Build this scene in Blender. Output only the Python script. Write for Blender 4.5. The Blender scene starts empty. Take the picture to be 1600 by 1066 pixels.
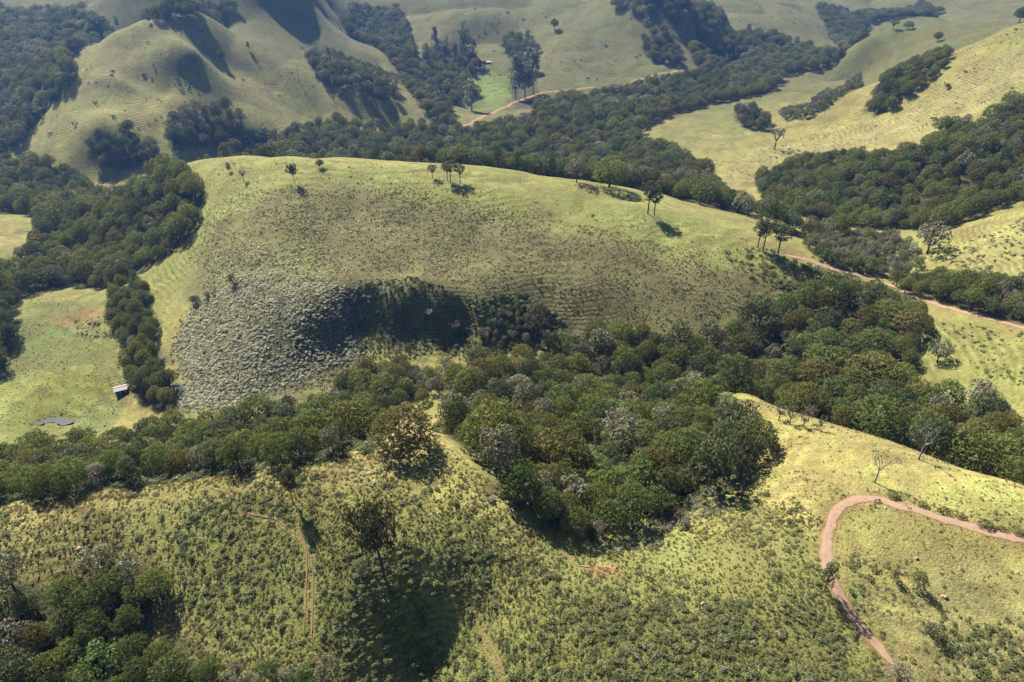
import bpy, bmesh, math, random
import numpy as np
from mathutils import Vector, Matrix

random.seed(7)
rng = np.random.default_rng(11)
R = math.radians
SC = bpy.context.scene
COL = SC.collection

# ------------------------------------------------------------------ camera
S = 1.4                  # survey heights below are in units of 1.4 m
CAM_Z = 160.0 * S        # the drone hovers ~100 m above the near slope
PITCH = R(33.0)
W0, H0, FPX = 1600.0, 1066.0, 1067.0
cam_data = bpy.data.cameras.new('camera')
cam_data.sensor_width = 36.0
cam_data.lens = 36.0 * FPX / W0
cam_data.clip_start = 0.5
cam_data.clip_end = 12000
cam = bpy.data.objects.new('camera', cam_data)
COL.objects.link(cam)
cam.location = (0, 0, CAM_Z)
cam.rotation_euler = (math.pi / 2 - PITCH, 0, 0)
SC.camera = cam

# ------------------------------------------------------------------ sky and sun
SUN_EL, SUN_AZ = R(47.0), R(-38.0)       # azimuth from +Y (ahead), negative = to the left
world = bpy.data.worlds.new('World')
SC.world = world
world.use_nodes = True
wn = world.node_tree
bg = wn.nodes['Background']
sky = wn.nodes.new('ShaderNodeTexSky')
sky.sky_type = 'NISHITA'
sky.sun_disc = False
sky.sun_elevation = SUN_EL
sky.sun_rotation = SUN_AZ
sky.altitude = 900
sky.air_density = 1.0
sky.dust_density = 1.0
wn.links.new(sky.outputs[0], bg.inputs[0])
bg.inputs[1].default_value = 0.05
sun_data = bpy.data.lights.new('sun', 'SUN')
sun_data.energy = 5.0
sun_data.angle = R(0.53)
sun_data.color = (1.0, 0.93, 0.80)
sun = bpy.data.objects.new('sun', sun_data)
COL.objects.link(sun)
to_sun = Vector((math.sin(SUN_AZ) * math.cos(SUN_EL), math.cos(SUN_AZ) * math.cos(SUN_EL), math.sin(SUN_EL)))
sun.rotation_euler = to_sun.to_track_quat('Z', 'Y').to_euler()
sun.location = (0, 0, 400)

SC.view_settings.view_transform = 'Standard'
SC.view_settings.look = 'None'
SC.view_settings.exposure = 0.92
SC.view_settings.gamma = 1.0
SC.view_settings.use_curve_mapping = False
SC.cycles.max_bounces = 3
SC.cycles.diffuse_bounces = 0
SC.cycles.glossy_bounces = 1
SC.cycles.transmission_bounces = 2
SC.cycles.use_adaptive_sampling = True
SC.cycles.adaptive_threshold = 0.03
SC.cycles.transparent_max_bounces = 6
SC.cycles.volume_bounces = 0
SC.cycles.use_denoising = True

# ------------------------------------------------------------------ terrain height field
def pix_dir(px, py):
    a = (np.asarray(px, float) - W0 / 2) / FPX
    b = (H0 / 2 - np.asarray(py, float)) / FPX
    return a, math.cos(PITCH) + b * math.sin(PITCH), -math.sin(PITCH) + b * math.cos(PITCH)

# surveyed points of the land: image position in the photograph and height below the camera (m)
SURVEY = [
 # near slope
 (0,1066,-99),(150,1010,-98.3),(300,1066,-97.3),(500,1066,-97.5),(690,1066,-104),(690,1000,-101.3),(790,1000,-97),(900,1066,-97),(1150,1066,-96.5),(1400,1066,-96.3),(1600,1066,-95.5),
 (0,900,-91.8),(150,890,-92.6),(300,930,-93.2),(450,930,-92.4),(600,905,-91.2),(690,942,-96),(850,930,-93.2),(1000,930,-93.4),(1200,930,-92.8),(1300,900,-91.8),(1450,950,-93.2),(1600,950,-93),
 (0,840,-89.3),(250,830,-89.2),(450,820,-87.6),(620,800,-87.2),(750,830,-89.4),
 # its crest, left
 (0,795,-88),(150,772,-87),(300,752,-86),(450,732,-85),(600,707,-85.5),(690,690,-87),(760,745,-88),(640,672,-89),
 (850,795,-91),(910,850,-93.6),(960,850,-94),(820,740,-97),
 # right spur
 (1000,835,-95),(1090,795,-95.5),(1185,725,-97.5),(1170,660,-101),(1145,614,-104),
 (1250,650,-98.5),(1400,695,-93.5),(1500,732,-91),(1600,760,-89),
 (1300,740,-93),(1450,760,-91),(1300,795,-92),(1400,785,-91),(1500,822,-91),(1600,846,-91),(1290,870,-92.6),(1330,960,-94.7),(1500,890,-92.6),
 # gully and stream forest floor
 (900,740,-108),(850,660,-118),(1000,690,-112),(1100,650,-116),(780,600,-130),(640,610,-135),
 # main hill, crest
 (285,254,-108),(340,249,-102),(400,247,-99),(500,247,-97),(600,254,-97),(700,278,-99),(800,296,-102),(900,308,-105),(1000,322,-108),(1100,347,-112),(1180,378,-115),(1250,408,-118.5),(1310,424,-121),(1460,477,-119.5),(1600,514,-116),
 # main hill, flank
 (300,330,-116),(250,400,-126),(190,450,-132),(300,450,-124.5),(350,400,-116),(400,330,-106.5),(500,340,-107),(400,430,-116),(400,500,-124),(330,500,-127),(290,560,-133),(285,640,-138),(500,487,-121.5),(500,546,-131.3),(450,560,-132),(430,620,-138),
 (600,340,-107),(600,400,-112),(500,420,-115.5),(580,425,-115),(640,425,-114.6),(700,425,-114.6),(560,450,-117.5),(640,453,-116.6),(700,459,-117.6),(748,470,-118.9),(560,502,-127.5),(640,513,-129.3),(720,519,-129.8),(600,560,-135),(690,545,-133.5),
 (760,400,-112.5),(800,350,-107.5),(800,480,-121.5),(800,540,-130.5),(870,530,-130),
 (900,380,-111),(900,450,-118),(1000,420,-116),(1000,500,-126),(1100,440,-119),(1150,480,-124),(1230,480,-127),(1050,370,-113),(1000,545,-132),(1150,560,-134),
 # saddle, right valley and the road side
 (1320,520,-131),(1350,600,-131),(1480,640,-125),(1450,540,-124),(1520,520,-118.5),(1590,610,-116),(1600,680,-112),(1250,590,-134),
 (1400,420,-126),(1500,440,-121),(1380,370,-130),(1480,400,-121),(1600,345,-109),(1600,420,-114.5),
 (1300,335,-138),(1450,335,-131),(1400,290,-130),(1500,235,-114),(1600,180,-101),(1600,270,-113),(1560,310,-119),(1200,310,-144),
 # meadow on the left
 (190,612,-139),(100,600,-140),(50,680,-142),(0,560,-139),(130,480,-134.5),(60,470,-135),(0,640,-141),(170,680,-141.5),(60,560,-139.5),
 (100,400,-140),(10,410,-138),(20,335,-140),(150,330,-146),(250,300,-136),(150,265,-149),(60,270,-149),(200,400,-137),
 # valley behind the main hill
 (500,225,-150),(700,205,-151),(900,205,-152),(1000,150,-154),(1180,115,-157),(760,165,-151),(620,195,-150),(400,225,-150),
 (1130,270,-149),(1060,200,-148),(1150,165,-145),(1200,135,-145),(1000,188,-152),
 # right hill
 (1210,220,-142),(1300,190,-133),(1400,180,-121),(1300,260,-137),(1500,150,-105),(1590,120,-91),(1600,32,-77),(1560,45,-82),(1500,75,-92),(1420,108,-104),(1330,145,-119),(1220,168,-136),
 # left hill
 (255,20,-74),(210,70,-91),(260,66,-88),(305,72,-91),(215,125,-110),(260,135,-113.8),(300,130,-112.5),(335,100,-106),(350,150,-121.5),(160,48,-85),(115,80,-96),(103,140,-113),(45,196,-133),(310,15,-75),(345,28,-83),(400,62,-98),(450,100,-113),(540,141,-126),(650,178,-144),
 (260,150,-117.5),(185,120,-105.5),(150,200,-127),(260,225,-139),(400,150,-126),(130,250,-144),(400,205,-142),(500,180,-142),(180,150,-115),
 (40,150,-124),(10,225,-140),(30,90,-113),(60,55,-106),(0,0,-88),(100,15,-96),(200,5,-98),
 # hills beyond
 (450,25,-91.5),(480,55,-106),(505,85,-120),(430,2,-79),(530,25,-103),(600,80,-124),(665,140,-145),(570,20,-112),(630,70,-130),(690,150,-150),
 (640,8,-108),(690,30,-116),(720,80,-138),(780,2,-101),(735,20,-110),(770,45,-124),(870,30,-113),(850,100,-141),(840,5,-103),(760,120,-149),(960,5,-99),(1000,36,-113),(1062,96,-141),(960,95,-140),(950,130,-152),
 (1090,75,-143),(1090,35,-116.5),(1010,3,-112),(1150,65,-142),(1100,15,-114),(1150,95,-156),(1180,4,-118),(1250,30,-136),(1312,63,-158),(1180,70,-148),(1230,95,-160),
 (1300,100,-150),(1340,108,-150),(1350,66,-127),(1260,112,-155),(1332,64,-136),(1400,46,-122),(1500,38,-113),(1420,85,-125),
 (1400,33,-148),(1500,18,-138),(1600,6,-126),(1350,15,-158),
]
HIDDEN = [  # land the photograph does not show (x, y, height below the camera)
 (-110,360,-132),(-30,372,-136),(60,372,-138),(140,350,-140),(200,330,-141),(-190,380,-140),
 (-60,128,-124),(-100,133,-127),(-150,143,-130),(-30,126,-121),(-60,152,-137),(-110,157,-139),(-170,162,-140),(20,150,-125),(75,150,-125),(100,140,-122),(120,125,-112),
 (-120,600,-128),(-300,640,-118),(-420,560,-120),(0,620,-148),
 (330,560,-115),(420,480,-70),(480,600,-80),(300,640,-138),(250,840,-165),
 (-250,100,-110),(-300,200,-128),(-350,320,-132),(-450,450,-125),(200,100,-90),(260,180,-100),(320,280,-92),(430,360,-72),
 (0,-50,-112),(0,20,-108),(-100,10,-120),(100,10,-103),(-200,0,-118),(220,0,-92),(0,-140,-100),(-250,-120,-95),(250,-120,-85),
 (-232,722,-30),(-255,747,8),(-300,800,55),  # unseen peak, added tall so its shadow falls on the slope before it
 (-800,600,-95),(-800,1000,-60),(-450,950,-62),(0,1150,-74),(350,1250,-95),(800,1300,-90),(900,800,-70),(700,500,-55),(-200,1050,-66),
 (-1400,1600,-20),(0,1900,-30),(1500,1700,-30),(0,3200,20),(-2500,2800,30),(2500,2800,20),(1500,500,-40),(-1500,400,-60),(1200,-100,-60),(-1200,-100,-70),
]
# brows beyond which the land drops away under the trees
BROWS = [(-60,803,-88.5),(0,795,-88),(80,783,-87.5),(150,772,-87),(225,762,-86.5),(300,752,-86),(375,742,-85.5),(450,732,-85),(525,720,-85.2),(590,708,-85.5)]
SPUR_BROW = [(1145,614,-104),(1200,632,-101),(1250,650,-98.5),(1325,672,-96),(1400,695,-93.5),(1450,713,-92.2),(1500,732,-91),(1550,746,-90),(1600,760,-89)]
def _survey_points():
    P = []
    for L, drops in ((BROWS, ((7, 3.2), (15, 10))), (SPUR_BROW, ((7, 5), (14, 12)))):
        for px, py, z in L:
            a, b, c = pix_dir(px, py); t = z / c; x, y = a * t, b * t; h = math.hypot(x, y)
            for off, dz in drops: P.append((x * (1 + off / h), y * (1 + off / h), z - dz))
    for px, py, z in SURVEY:
        a, b, c = pix_dir(px, py)
        t = z / c
        P.append((a * t, b * t, z))
    return np.array(P + [tuple(map(float, h)) for h in HIDDEN]) * S

_SP = _survey_points()
_S = 280.0
def _kern(d2):
    return 0.5 * d2 * np.log(d2 + 1e-9)
def _fit(P, lam):
    n = len(P)
    xy = P[:, :2] / _S
    d2 = ((xy[:, None, :] - xy[None, :, :]) ** 2).sum(-1)
    A = np.zeros((n + 3, n + 3))
    A[:n, :n] = _kern(d2) + lam * np.eye(n)
    A[:n, n] = 1; A[:n, n + 1:] = xy
    A[n, :n] = 1; A[n + 1:, :n] = xy.T
    b = np.zeros(n + 3); b[:n] = P[:, 2]
    return xy, np.linalg.solve(A, b)
_XY, _WT = _fit(_SP, 2e-4)
def tps(x, y):
    x = np.asarray(x, float); y = np.asarray(y, float)
    sh = x.shape
    q = np.stack([x.ravel(), y.ravel()], 1) / _S
    out = np.empty(len(q))
    n = len(_XY)
    for i in range(0, len(q), 20000):
        s = q[i:i + 20000]
        d2 = (s ** 2).sum(1)[:, None] + (_XY ** 2).sum(1)[None] - 2 * s @ _XY.T
        np.maximum(d2, 0, out=d2)
        out[i:i + 20000] = _kern(d2) @ _WT[:n] + _WT[n] + s @ _WT[n + 1:]
    return out.reshape(sh)

def _hash(ix, iy, seed):
    h = (ix.astype(np.int64) * 374761393 + iy.astype(np.int64) * 668265263 + seed * 974711) & 0x7fffffff
    h = ((h ^ (h >> 13)) * 1274126177) & 0x7fffffff
    return ((h ^ (h >> 16)) & 0xffff) / 65535.0
def vnoise(x, y, seed=0):
    ix = np.floor(x); iy = np.floor(y)
    fx = x - ix; fy = y - iy
    fx = fx * fx * (3 - 2 * fx); fy = fy * fy * (3 - 2 * fy)
    a = _hash(ix, iy, seed); b = _hash(ix + 1, iy, seed); c = _hash(ix, iy + 1, seed); d = _hash(ix + 1, iy + 1, seed)
    return (a * (1 - fx) + b * fx) * (1 - fy) + (c * (1 - fx) + d * fx) * fy
def fbm(x, y, seed=0, oct=4):
    s = 0; amp = 0.5
    for k in range(oct):
        s = s + amp * (vnoise(x, y, seed + k * 17) - 0.5)
        x = x * 2.03 + 11.3; y = y * 2.03 - 7.1; amp *= 0.5
    return s

def _n0(x, y):
    return 3 * fbm(x / 60, y / 60, 88, 2)
# ground grid: a fan that widens with distance, rows closer together near the camera
NV, NU = 640, 760
_yv = np.concatenate([np.linspace(-200, 60, 50, endpoint=False), 60 + 2100 * (np.linspace(0, 1, 540, endpoint=False) ** 1.75), np.linspace(2160, 7000, 50)])
_uu = np.linspace(-1.0, 1.0, NU); _uu = (0.72 * _uu + 0.28 * _uu ** 3) * 1.35
FAN = 240.0
_GY = np.repeat(_yv[:, None], NU, 1)
_GX = _uu[None, :] * (_GY + FAN)
_GZ = tps(_GX, _GY)
_near = np.clip(1.2 - _GY / 2100, 0.2, 1)
_GZ = np.where(_GY > 2600, np.clip(_GZ, -160, 90), _GZ)
_GZ = _GZ + 2.2 * fbm(_GX / 45, _GY / 45, 3, 3) + 0.9 * fbm(_GX / 9, _GY / 9, 5, 3) * _near + np.clip((_GY - 850) / 850, 0, 3) * 12 * fbm(_GX / 180, _GY / 180, 9, 4) - np.clip((_GY - 640) / 250, 0, 1) * 14 * (1 - np.abs(2 * vnoise(_GX / 120 + 3.3, _GY / 120, 61) - 1)) ** 3
_GZ = _GZ - np.clip((_GY - 260) / 120, 0, 1) * 2.3 * (1 - np.abs(2 * vnoise(_GX / 34 + 0.3 * _n0(_GX, _GY), _GY / 34, 71) - 1)) ** 2
_GZ = _GZ + CAM_Z
def _lookup(G, x, y):
    x = np.asarray(x, float); y = np.asarray(y, float)
    v = np.interp(y, _yv, np.arange(NV))
    u = np.interp(x / (y + FAN), _uu, np.arange(NU))
    i = np.clip(v.astype(int), 0, NV - 2); j = np.clip(u.astype(int), 0, NU - 2)
    fv = v - i; fu = u - j
    return (G[i, j] * (1 - fu) + G[i, j + 1] * fu) * (1 - fv) + (G[i + 1, j] * (1 - fu) + G[i + 1, j + 1] * fu) * fv
def ground(x, y):
    return _lookup(_GZ, x, y)
_TS = np.concatenate([np.arange(80, 560, 1.0), np.arange(560, 2600, 4.0)])
def at(px, py, up=0.0):
    """where the sight line through a photo point meets the land (or a surface `up` metres above it)"""
    px = np.atleast_1d(np.asarray(px, float)); py = np.atleast_1d(np.asarray(py, float))
    a, b, c = pix_dir(px, py)
    out = np.zeros((len(px), 3))
    for k in range(len(px)):
        x = a[k] * _TS; y = b[k] * _TS; z = CAM_Z + c[k] * _TS
        d = z - ground(x, y) - up
        hit = np.nonzero(d < 0)[0]
        i = hit[0] if len(hit) else len(_TS) - 1
        if i > 0 and len(hit):
            f = d[i - 1] / (d[i - 1] - d[i]); t = _TS[i - 1] + f * (_TS[i] - _TS[i - 1])
        else:
            t = _TS[i]
        out[k] = (a[k] * t, b[k] * t, 0)
    out[:, 2] = ground(out[:, 0], out[:, 1])
    return out
def at1(px, py, up=0.0):
    return Vector(at(px, py, up)[0])
def depth_of(p):
    return p[1] * math.cos(PITCH) - (p[2] - CAM_Z) * math.sin(PITCH)

# ------------------------------------------------------------------ helpers
def tag(o, label=None, cat=None, group=None, kind=None):
    if label: o['label'] = label
    if cat: o['category'] = cat
    if group: o['group'] = group
    if kind: o['kind'] = kind
    return o
def empty(name, loc, rz=0.0, scale=None, parent=None):
    o = bpy.data.objects.new(name, None)
    o.empty_display_size = 0.3
    COL.objects.link(o)
    o.location = loc; o.rotation_euler = (0, 0, rz)
    if scale is not None: o.scale = scale if hasattr(scale, '__len__') else (scale,) * 3
    o.parent = parent
    return o
def mobj(name, me, parent=None, loc=None, mat=None):
    o = bpy.data.objects.new(name, me)
    COL.objects.link(o)
    o.parent = parent
    if loc is not None: o.location = loc
    if mat is not None: me.materials.append(mat)
    return o
def mesh_np(name, verts, faces, mats=(), smooth=False, mat_idx=None):
    """verts (n,3), faces (m,k) with k constant"""
    me = bpy.data.meshes.new(name)
    verts = np.asarray(verts, np.float32); faces = np.asarray(faces, np.int32)
    m, k = faces.shape
    me.vertices.add(len(verts)); me.vertices.foreach_set('co', verts.ravel())
    me.loops.add(m * k); me.loops.foreach_set('vertex_index', faces.ravel())
    me.polygons.add(m); me.polygons.foreach_set('loop_start', np.arange(0, m * k, k, dtype=np.int32))
    if mat_idx is not None: me.polygons.foreach_set('material_index', np.asarray(mat_idx, np.int32))
    me.polygons.foreach_set('use_smooth', np.full(m, bool(smooth)))
    me.update(calc_edges=True)
    for x in mats: me.materials.append(x)
    return me

def new_mat(name):
    m = bpy.data.materials.new(name)
    m.use_nodes = True
    nt = m.node_tree
    nt.nodes.clear()
    out = nt.nodes.new('ShaderNodeOutputMaterial')
    return m, nt, out
def N(nt, typ, **kw):
    n = nt.nodes.new(typ)
    for k, v in kw.items():
        if k == 'inp':
            for i, x in v.items(): n.inputs[i].default_value = x
        else: setattr(n, k, v)
    return n
def mixc(nt, fac, a, b, blend='MIX'):
    n = nt.nodes.new('ShaderNodeMix'); n.data_type = 'RGBA'; n.blend_type = blend
    for slot, v in ((0, fac), (6, a), (7, b)):
        if hasattr(v, 'is_output'): nt.links.new(v, n.inputs[slot])
        elif slot == 0: n.inputs[0].default_value = v
        else: n.inputs[slot].default_value = (*v[:3], 1)
    return n.outputs[2]
def mth(nt, op, a, b=None, c=None, clamp=False):
    n = nt.nodes.new('ShaderNodeMath'); n.operation = op; n.use_clamp = clamp
    for i, v in enumerate((a, b, c)):
        if v is None: continue
        if hasattr(v, 'is_output'): nt.links.new(v, n.inputs[i])
        else: n.inputs[i].default_value = v
    return n.outputs[0]
def noise(nt, vec, scale, detail=3, rough=0.55):
    n = nt.nodes.new('ShaderNodeTexNoise')
    n.inputs['Scale'].default_value = scale; n.inputs['Detail'].default_value = detail; n.inputs['Roughness'].default_value = rough
    nt.links.new(vec, n.inputs['Vector'])
    return n.outputs[0]
def mapr(nt, v, a, b, c=0.0, d=1.0):
    n = nt.nodes.new('ShaderNodeMapRange')
    nt.links.new(v, n.inputs[0])
    for i, x in enumerate((a, b, c, d)): n.inputs[i + 1].default_value = x
    return n.outputs[0]

def leaf_mat(name, c1, c2, c3=None, transl=0.34, gloss=0.2, rough=0.5, vary=0.22):
    """leaves: colour differs from leaf to leaf and from plant to plant; light passes through"""
    m, nt, out = new_mat(name)
    geo = N(nt, 'ShaderNodeNewGeometry'); oi = N(nt, 'ShaderNodeObjectInfo')
    col = mixc(nt, geo.outputs['Random Per Island'], c1, c2)
    if c3 is not None:
        col = mixc(nt, mapr(nt, oi.outputs['Random'], 0.35, 1.0, 0.0, 0.85), col, c3)
    r2 = mth(nt, 'FRACT', mth(nt, 'MULTIPLY', oi.outputs['Random'], 17.31))
    hsv = N(nt, 'ShaderNodeHueSaturation')
    nt.links.new(col, hsv.inputs['Color'])
    nt.links.new(mapr(nt, r2, 0, 1, 1 - vary, 1 + vary), hsv.inputs['Value'])
    r3 = mth(nt, 'FRACT', mth(nt, 'MULTIPLY', oi.outputs['Random'], 53.7))
    nt.links.new(mapr(nt, r3, 0, 1, 0.485, 0.515), hsv.inputs['Hue'])
    pb = N(nt, 'ShaderNodeBsdfPrincipled')
    nt.links.new(hsv.outputs[0], pb.inputs['Base Color'])
    pb.inputs['Roughness'].default_value = rough
    pb.inputs['Specular IOR Level'].default_value = gloss
    tr = N(nt, 'ShaderNodeBsdfTranslucent')
    tcol = mixc(nt, 1.0, hsv.outputs[0], (1.25, 1.2, 0.55), 'MULTIPLY')
    nt.links.new(tcol, tr.inputs['Color'])
    mx = N(nt, 'ShaderNodeMixShader', inp={0: transl})
    nt.links.new(pb.outputs[0], mx.inputs[1]); nt.links.new(tr.outputs[0], mx.inputs[2])
    nt.links.new(mx.outputs[0], out.inputs[0])
    return m
def plain_mat(name, c1, c2, scale=3.0, rough=0.8, spec=0.2, metal=0.0, bump=0.0, coords='Object'):
    m, nt, out = new_mat(name)
    tc = N(nt, 'ShaderNodeTexCoord')
    f = noise(nt, tc.outputs[coords], scale, 4)
    col = mixc(nt, mapr(nt, f, 0.3, 0.7), c1, c2)
    pb = N(nt, 'ShaderNodeBsdfPrincipled')
    nt.links.new(col, pb.inputs['Base Color'])
    pb.inputs['Roughness'].default_value = rough; pb.inputs['Specular IOR Level'].default_value = spec; pb.inputs['Metallic'].default_value = metal
    if bump:
        b = N(nt, 'ShaderNodeBump', inp={0: bump, 1: 0.05})
        nt.links.new(f, b.inputs['Height']); nt.links.new(b.outputs[0], pb.inputs['Normal'])
    nt.links.new(pb.outputs[0], out.inputs[0])
    return m

# ------------------------------------------------------------------ land zones
def wpoly(pts, up=0.0):
    a = np.array(pts, float)
    return at(a[:, 0], a[:, 1], up)[:, :2]
def inside(poly, X, Y):
    X = np.asarray(X); Y = np.asarray(Y)
    res = np.zeros(X.shape, bool)
    x0, y0 = poly.min(0); x1, y1 = poly.max(0)
    m = (X >= x0) & (X <= x1) & (Y >= y0) & (Y <= y1)
    if not m.any(): return res
    x = X[m]; y = Y[m]; r = np.zeros(x.shape, bool)
    n = len(poly)
    for i in range(n):
        ax, ay = poly[i]; bx, by = poly[(i + 1) % n]
        c = (ay > y) != (by > y)
        if by != ay:
            r ^= c & (x < (bx - ax) * (y - ay) / (by - ay) + ax)
    res[m] = r
    return res
def soft(poly, X, Y, edge):
    """inside test with a ragged, feathered edge"""
    X = np.asarray(X); Y = np.asarray(Y)
    s = np.zeros(X.shape)
    x0, y0 = poly.min(0) - edge * 2; x1, y1 = poly.max(0) + edge * 2
    m = (X >= x0) & (X <= x1) & (Y >= y0) & (Y <= y1)
    if not m.any(): return s
    x = X[m]; y = Y[m]; r = np.zeros(x.shape)
    nx = fbm(x / (edge * 1.6), y / (edge * 1.6), 31, 3) * edge * 2.2
    ny = fbm(x / (edge * 1.6), y / (edge * 1.6), 77, 3) * edge * 2.2
    for k in range(5):
        a = k * 1.2566; q = edge * 0.3
        r += inside(poly, x + nx + q * math.cos(a), y + ny + q * math.sin(a))
    s[m] = r / 5
    return s
ROADS = {
 'dirt_road': ([(1404,1052),(1396,1040),(1374,1014),(1348,985),(1326,955),(1312,930),(1300,900),(1291,870),(1292,840),(1300,810),(1315,792),(1340,782),(1370,781),(1400,788),(1450,803),(1500,818),(1550,832),(1600,844),(1680,866)], 2.5),
 'dirt_road.valley': ([(1225,398),(1262,406),(1300,420),(1340,430),(1385,444),(1420,458),(1455,473),(1500,486),(1550,499),(1600,513),(1690,538)], 3.4),
 'dirt_road.far': ([(700,205),(735,193),(768,178),(790,167),(812,158),(832,150),(865,143),(905,139),(930,137)], 3.4),
 'dirt_road.distant': ([(985,128),(1022,118),(1060,110),(1100,105),(1120,102)], 3.4),
}
PATHS = [
 [(375,797),(400,806),(430,812),(447,824),(463,837)],
 [(463,823),(470,833),(477,855),(480,880),(479,905),(477,940),(475,985)],
 [(487,868),(489,910),(488,960),(487,1000)],
 [(463,838),(472,850),(478,862)],
 [(741,970),(752,988),(766,1008),(778,1030),(789,1056)],
 [(745,1005),(760,1022),(775,1045),(784,1062)],
 [(873,855),(887,868),(902,884),(925,888),(950,900)],
 [(1400,1000),(1425,1025),(1450,1050),(1468,1066)],
]
def spline(P, step):
    P = np.asarray(P, float)
    out = []
    n = len(P)
    for i in range(n - 1):
        p0 = P[max(i - 1, 0)]; p1 = P[i]; p2 = P[i + 1]; p3 = P[min(i + 2, n - 1)]
        k = max(2, int(np.linalg.norm(p2 - p1) / step))
        t = np.linspace(0, 1, k, endpoint=False)[:, None]
        out.append(0.5 * (2 * p1 + (p2 - p0) * t + (2 * p0 - 5 * p1 + 4 * p2 - p3) * t * t + (3 * p1 - p0 - 3 * p2 + p3) * t ** 3))
    out.append(P[-1:])
    return np.concatenate(out)
ROADLINES = {k: (spline(wpoly(p), 1.0), w) for k, (p, w) in ROADS.items()}
PATHLINES = [spline(wpoly(p), 0.5) for p in PATHS]
def dist_line(L, X, Y, reach):
    d = np.full(np.shape(X), 1e9)
    x0, y0 = L.min(0) - reach; x1, y1 = L.max(0) + reach
    m = (X > x0) & (X < x1) & (Y > y0) & (Y < y1)
    if m.any():
        q = np.stack([X[m], Y[m]], 1)
        best = np.full(len(q), 1e9)
        for i in range(0, len(L), 60):
            s = L[i:i + 60]
            best = np.minimum(best, np.sqrt(((q[:, None] - s[None]) ** 2).sum(-1)).min(1))
        d[m] = best
    return d
# level the roads a little across their width, sink the pond
POND = wpoly([(42,664),(60,657),(78,651),(96,651),(116,655),(112,660),(98,664),(84,660),(70,661)])
_pc = POND.mean(0); POND_Z = float(ground(*_pc)) - 0.15
_m = np.zeros(_GX.shape)
for k in range(3):
    _m += inside((POND - _pc) * (1.0 + 0.12 * k) + _pc, _GX, _GY)
_GZ = np.where(_m > 0, np.minimum(_GZ, POND_Z + 0.25 - 0.45 * _m), _GZ)
_roadd = {k: dist_line(L, _GX, _GY, 12) for k, (L, w) in ROADLINES.items()}
for k, (L, w) in ROADLINES.items():
    d = _roadd[k]; m = d < w * 0.5 + 4
    idx = np.argwhere(m)
    gz = _GZ.copy()
    Lz = ground(L[:, 0], L[:, 1])
    Lz = np.convolve(np.pad(Lz, 6, mode='edge'), np.ones(13) / 13, 'valid')
    for a0 in range(0, len(idx), 4000):
        ii = idx[a0:a0 + 4000]
        q = np.stack([_GX[ii[:, 0], ii[:, 1]], _GY[ii[:, 0], ii[:, 1]]], 1)
        j = ((q[:, None] - L[None]) ** 2).sum(-1).argmin(1)
        f = np.clip((d[ii[:, 0], ii[:, 1]] - w * 0.5) / 4, 0, 1); f = f * f * (3 - 2 * f)
        gz[ii[:, 0], ii[:, 1]] = Lz[j] * (1 - f) + _GZ[ii[:, 0], ii[:, 1]] * f
    _GZ = gz

def crest_behind(pts, off):
    p = wpoly(pts)
    return p + off * p / np.linalg.norm(p, axis=1)[:, None]      # beyond the crest as seen from the camera
# forests: (name, canopy outline in the photograph or ready world outline, height of the canopy line)
FOREST = {}
def forest(key, pts, up=9.0, extra=None):
    p = wpoly(pts, up)
    if extra is not None: p = np.concatenate([p, np.asarray(extra, float)])
    FOREST[key] = p
forest('belt', [(-60,730),(0,712),(60,698),(110,690),(165,670),(250,652),(330,645),(420,628),(500,598),(560,560),(615,548),(665,558),(640,585),(618,612),(590,632)], 9, crest_behind([(548,721),(470,731),(400,741),(330,751),(250,760),(150,774),(60,788),(0,797),(-60,806)], 4.5))
forest('gully', [(770,715),(770,690),(752,668),(712,652),(695,625),(700,590),(740,560),(800,553),(850,537),(880,522),(920,511),(990,503),(1060,507),(1110,560),(1120,600),(1100,640),(1150,650),(1185,665),(1180,690),(1135,715),(1080,745),(1020,770),(960,790),(905,800),(865,785),(830,755),(790,735),(750,722)])
forest('ravine', [(1065,510),(1140,490),(1230,466),(1275,434),(1330,438),(1400,450),(1445,470),(1440,520),(1420,560),(1440,600),(1500,620),(1540,610),(1600,640),(1690,650)], 9, crest_behind([(1690,785),(1600,762),(1530,742),(1480,724),(1420,702),(1340,675),(1260,652),(1200,634),(1150,618),(1120,640)], 11))
forest('gap_scrub', [(648,580),(700,562),(725,575),(700,605),(660,618),(640,605)], 5)
forest('streamside', [(165,478),(168,440),(205,428),(222,445),(225,470),(245,490),(225,520),(250,555),(262,600),(255,622),(222,615),(205,590),(188,545),(178,505)], 7)
forest('hollow', [(-70,240),(0,235),(110,262),(285,258),(308,290),(300,335),(262,372),(215,400),(165,430),(110,425),(60,432),(0,455),(-70,470),(-70,420),(0,405),(40,385),(60,350),(50,320),(0,315),(-70,310)])
forest('meadow_edge', [(-70,455),(0,448),(14,475),(8,520),(-15,555),(-70,590)])
_cb = crest_behind([(320,256),(400,252),(500,252),(600,259),(700,283),(800,301),(900,313),(1000,327),(1100,352),(1180,383)], 62)
forest('valley', [(1330,352),(1260,345),(1200,325),(1165,305),(1110,280),(1105,255),(1060,230),(1000,205),(1000,190),(1050,165),(1110,150),(1190,135),(1225,112),(1200,95),(1130,98),(1060,112),(1000,122),(930,136),(860,152),(800,185),(740,198),(690,178),(640,186),(560,186),(500,184),(440,200),(395,206),(345,212)], 11, _cb)
forest('left_clump', [(255,170),(300,158),(345,155),(378,178),(384,210),(330,216),(262,220)], 10)
forest('low_clump', [(128,230),(165,200),(205,192),(225,215),(255,235),(200,248),(150,250)], 9)
forest('shady_wood', [(-70,95),(0,92),(60,88),(108,84),(112,115),(70,150),(45,185),(20,215),(-70,225)], 11)
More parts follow.
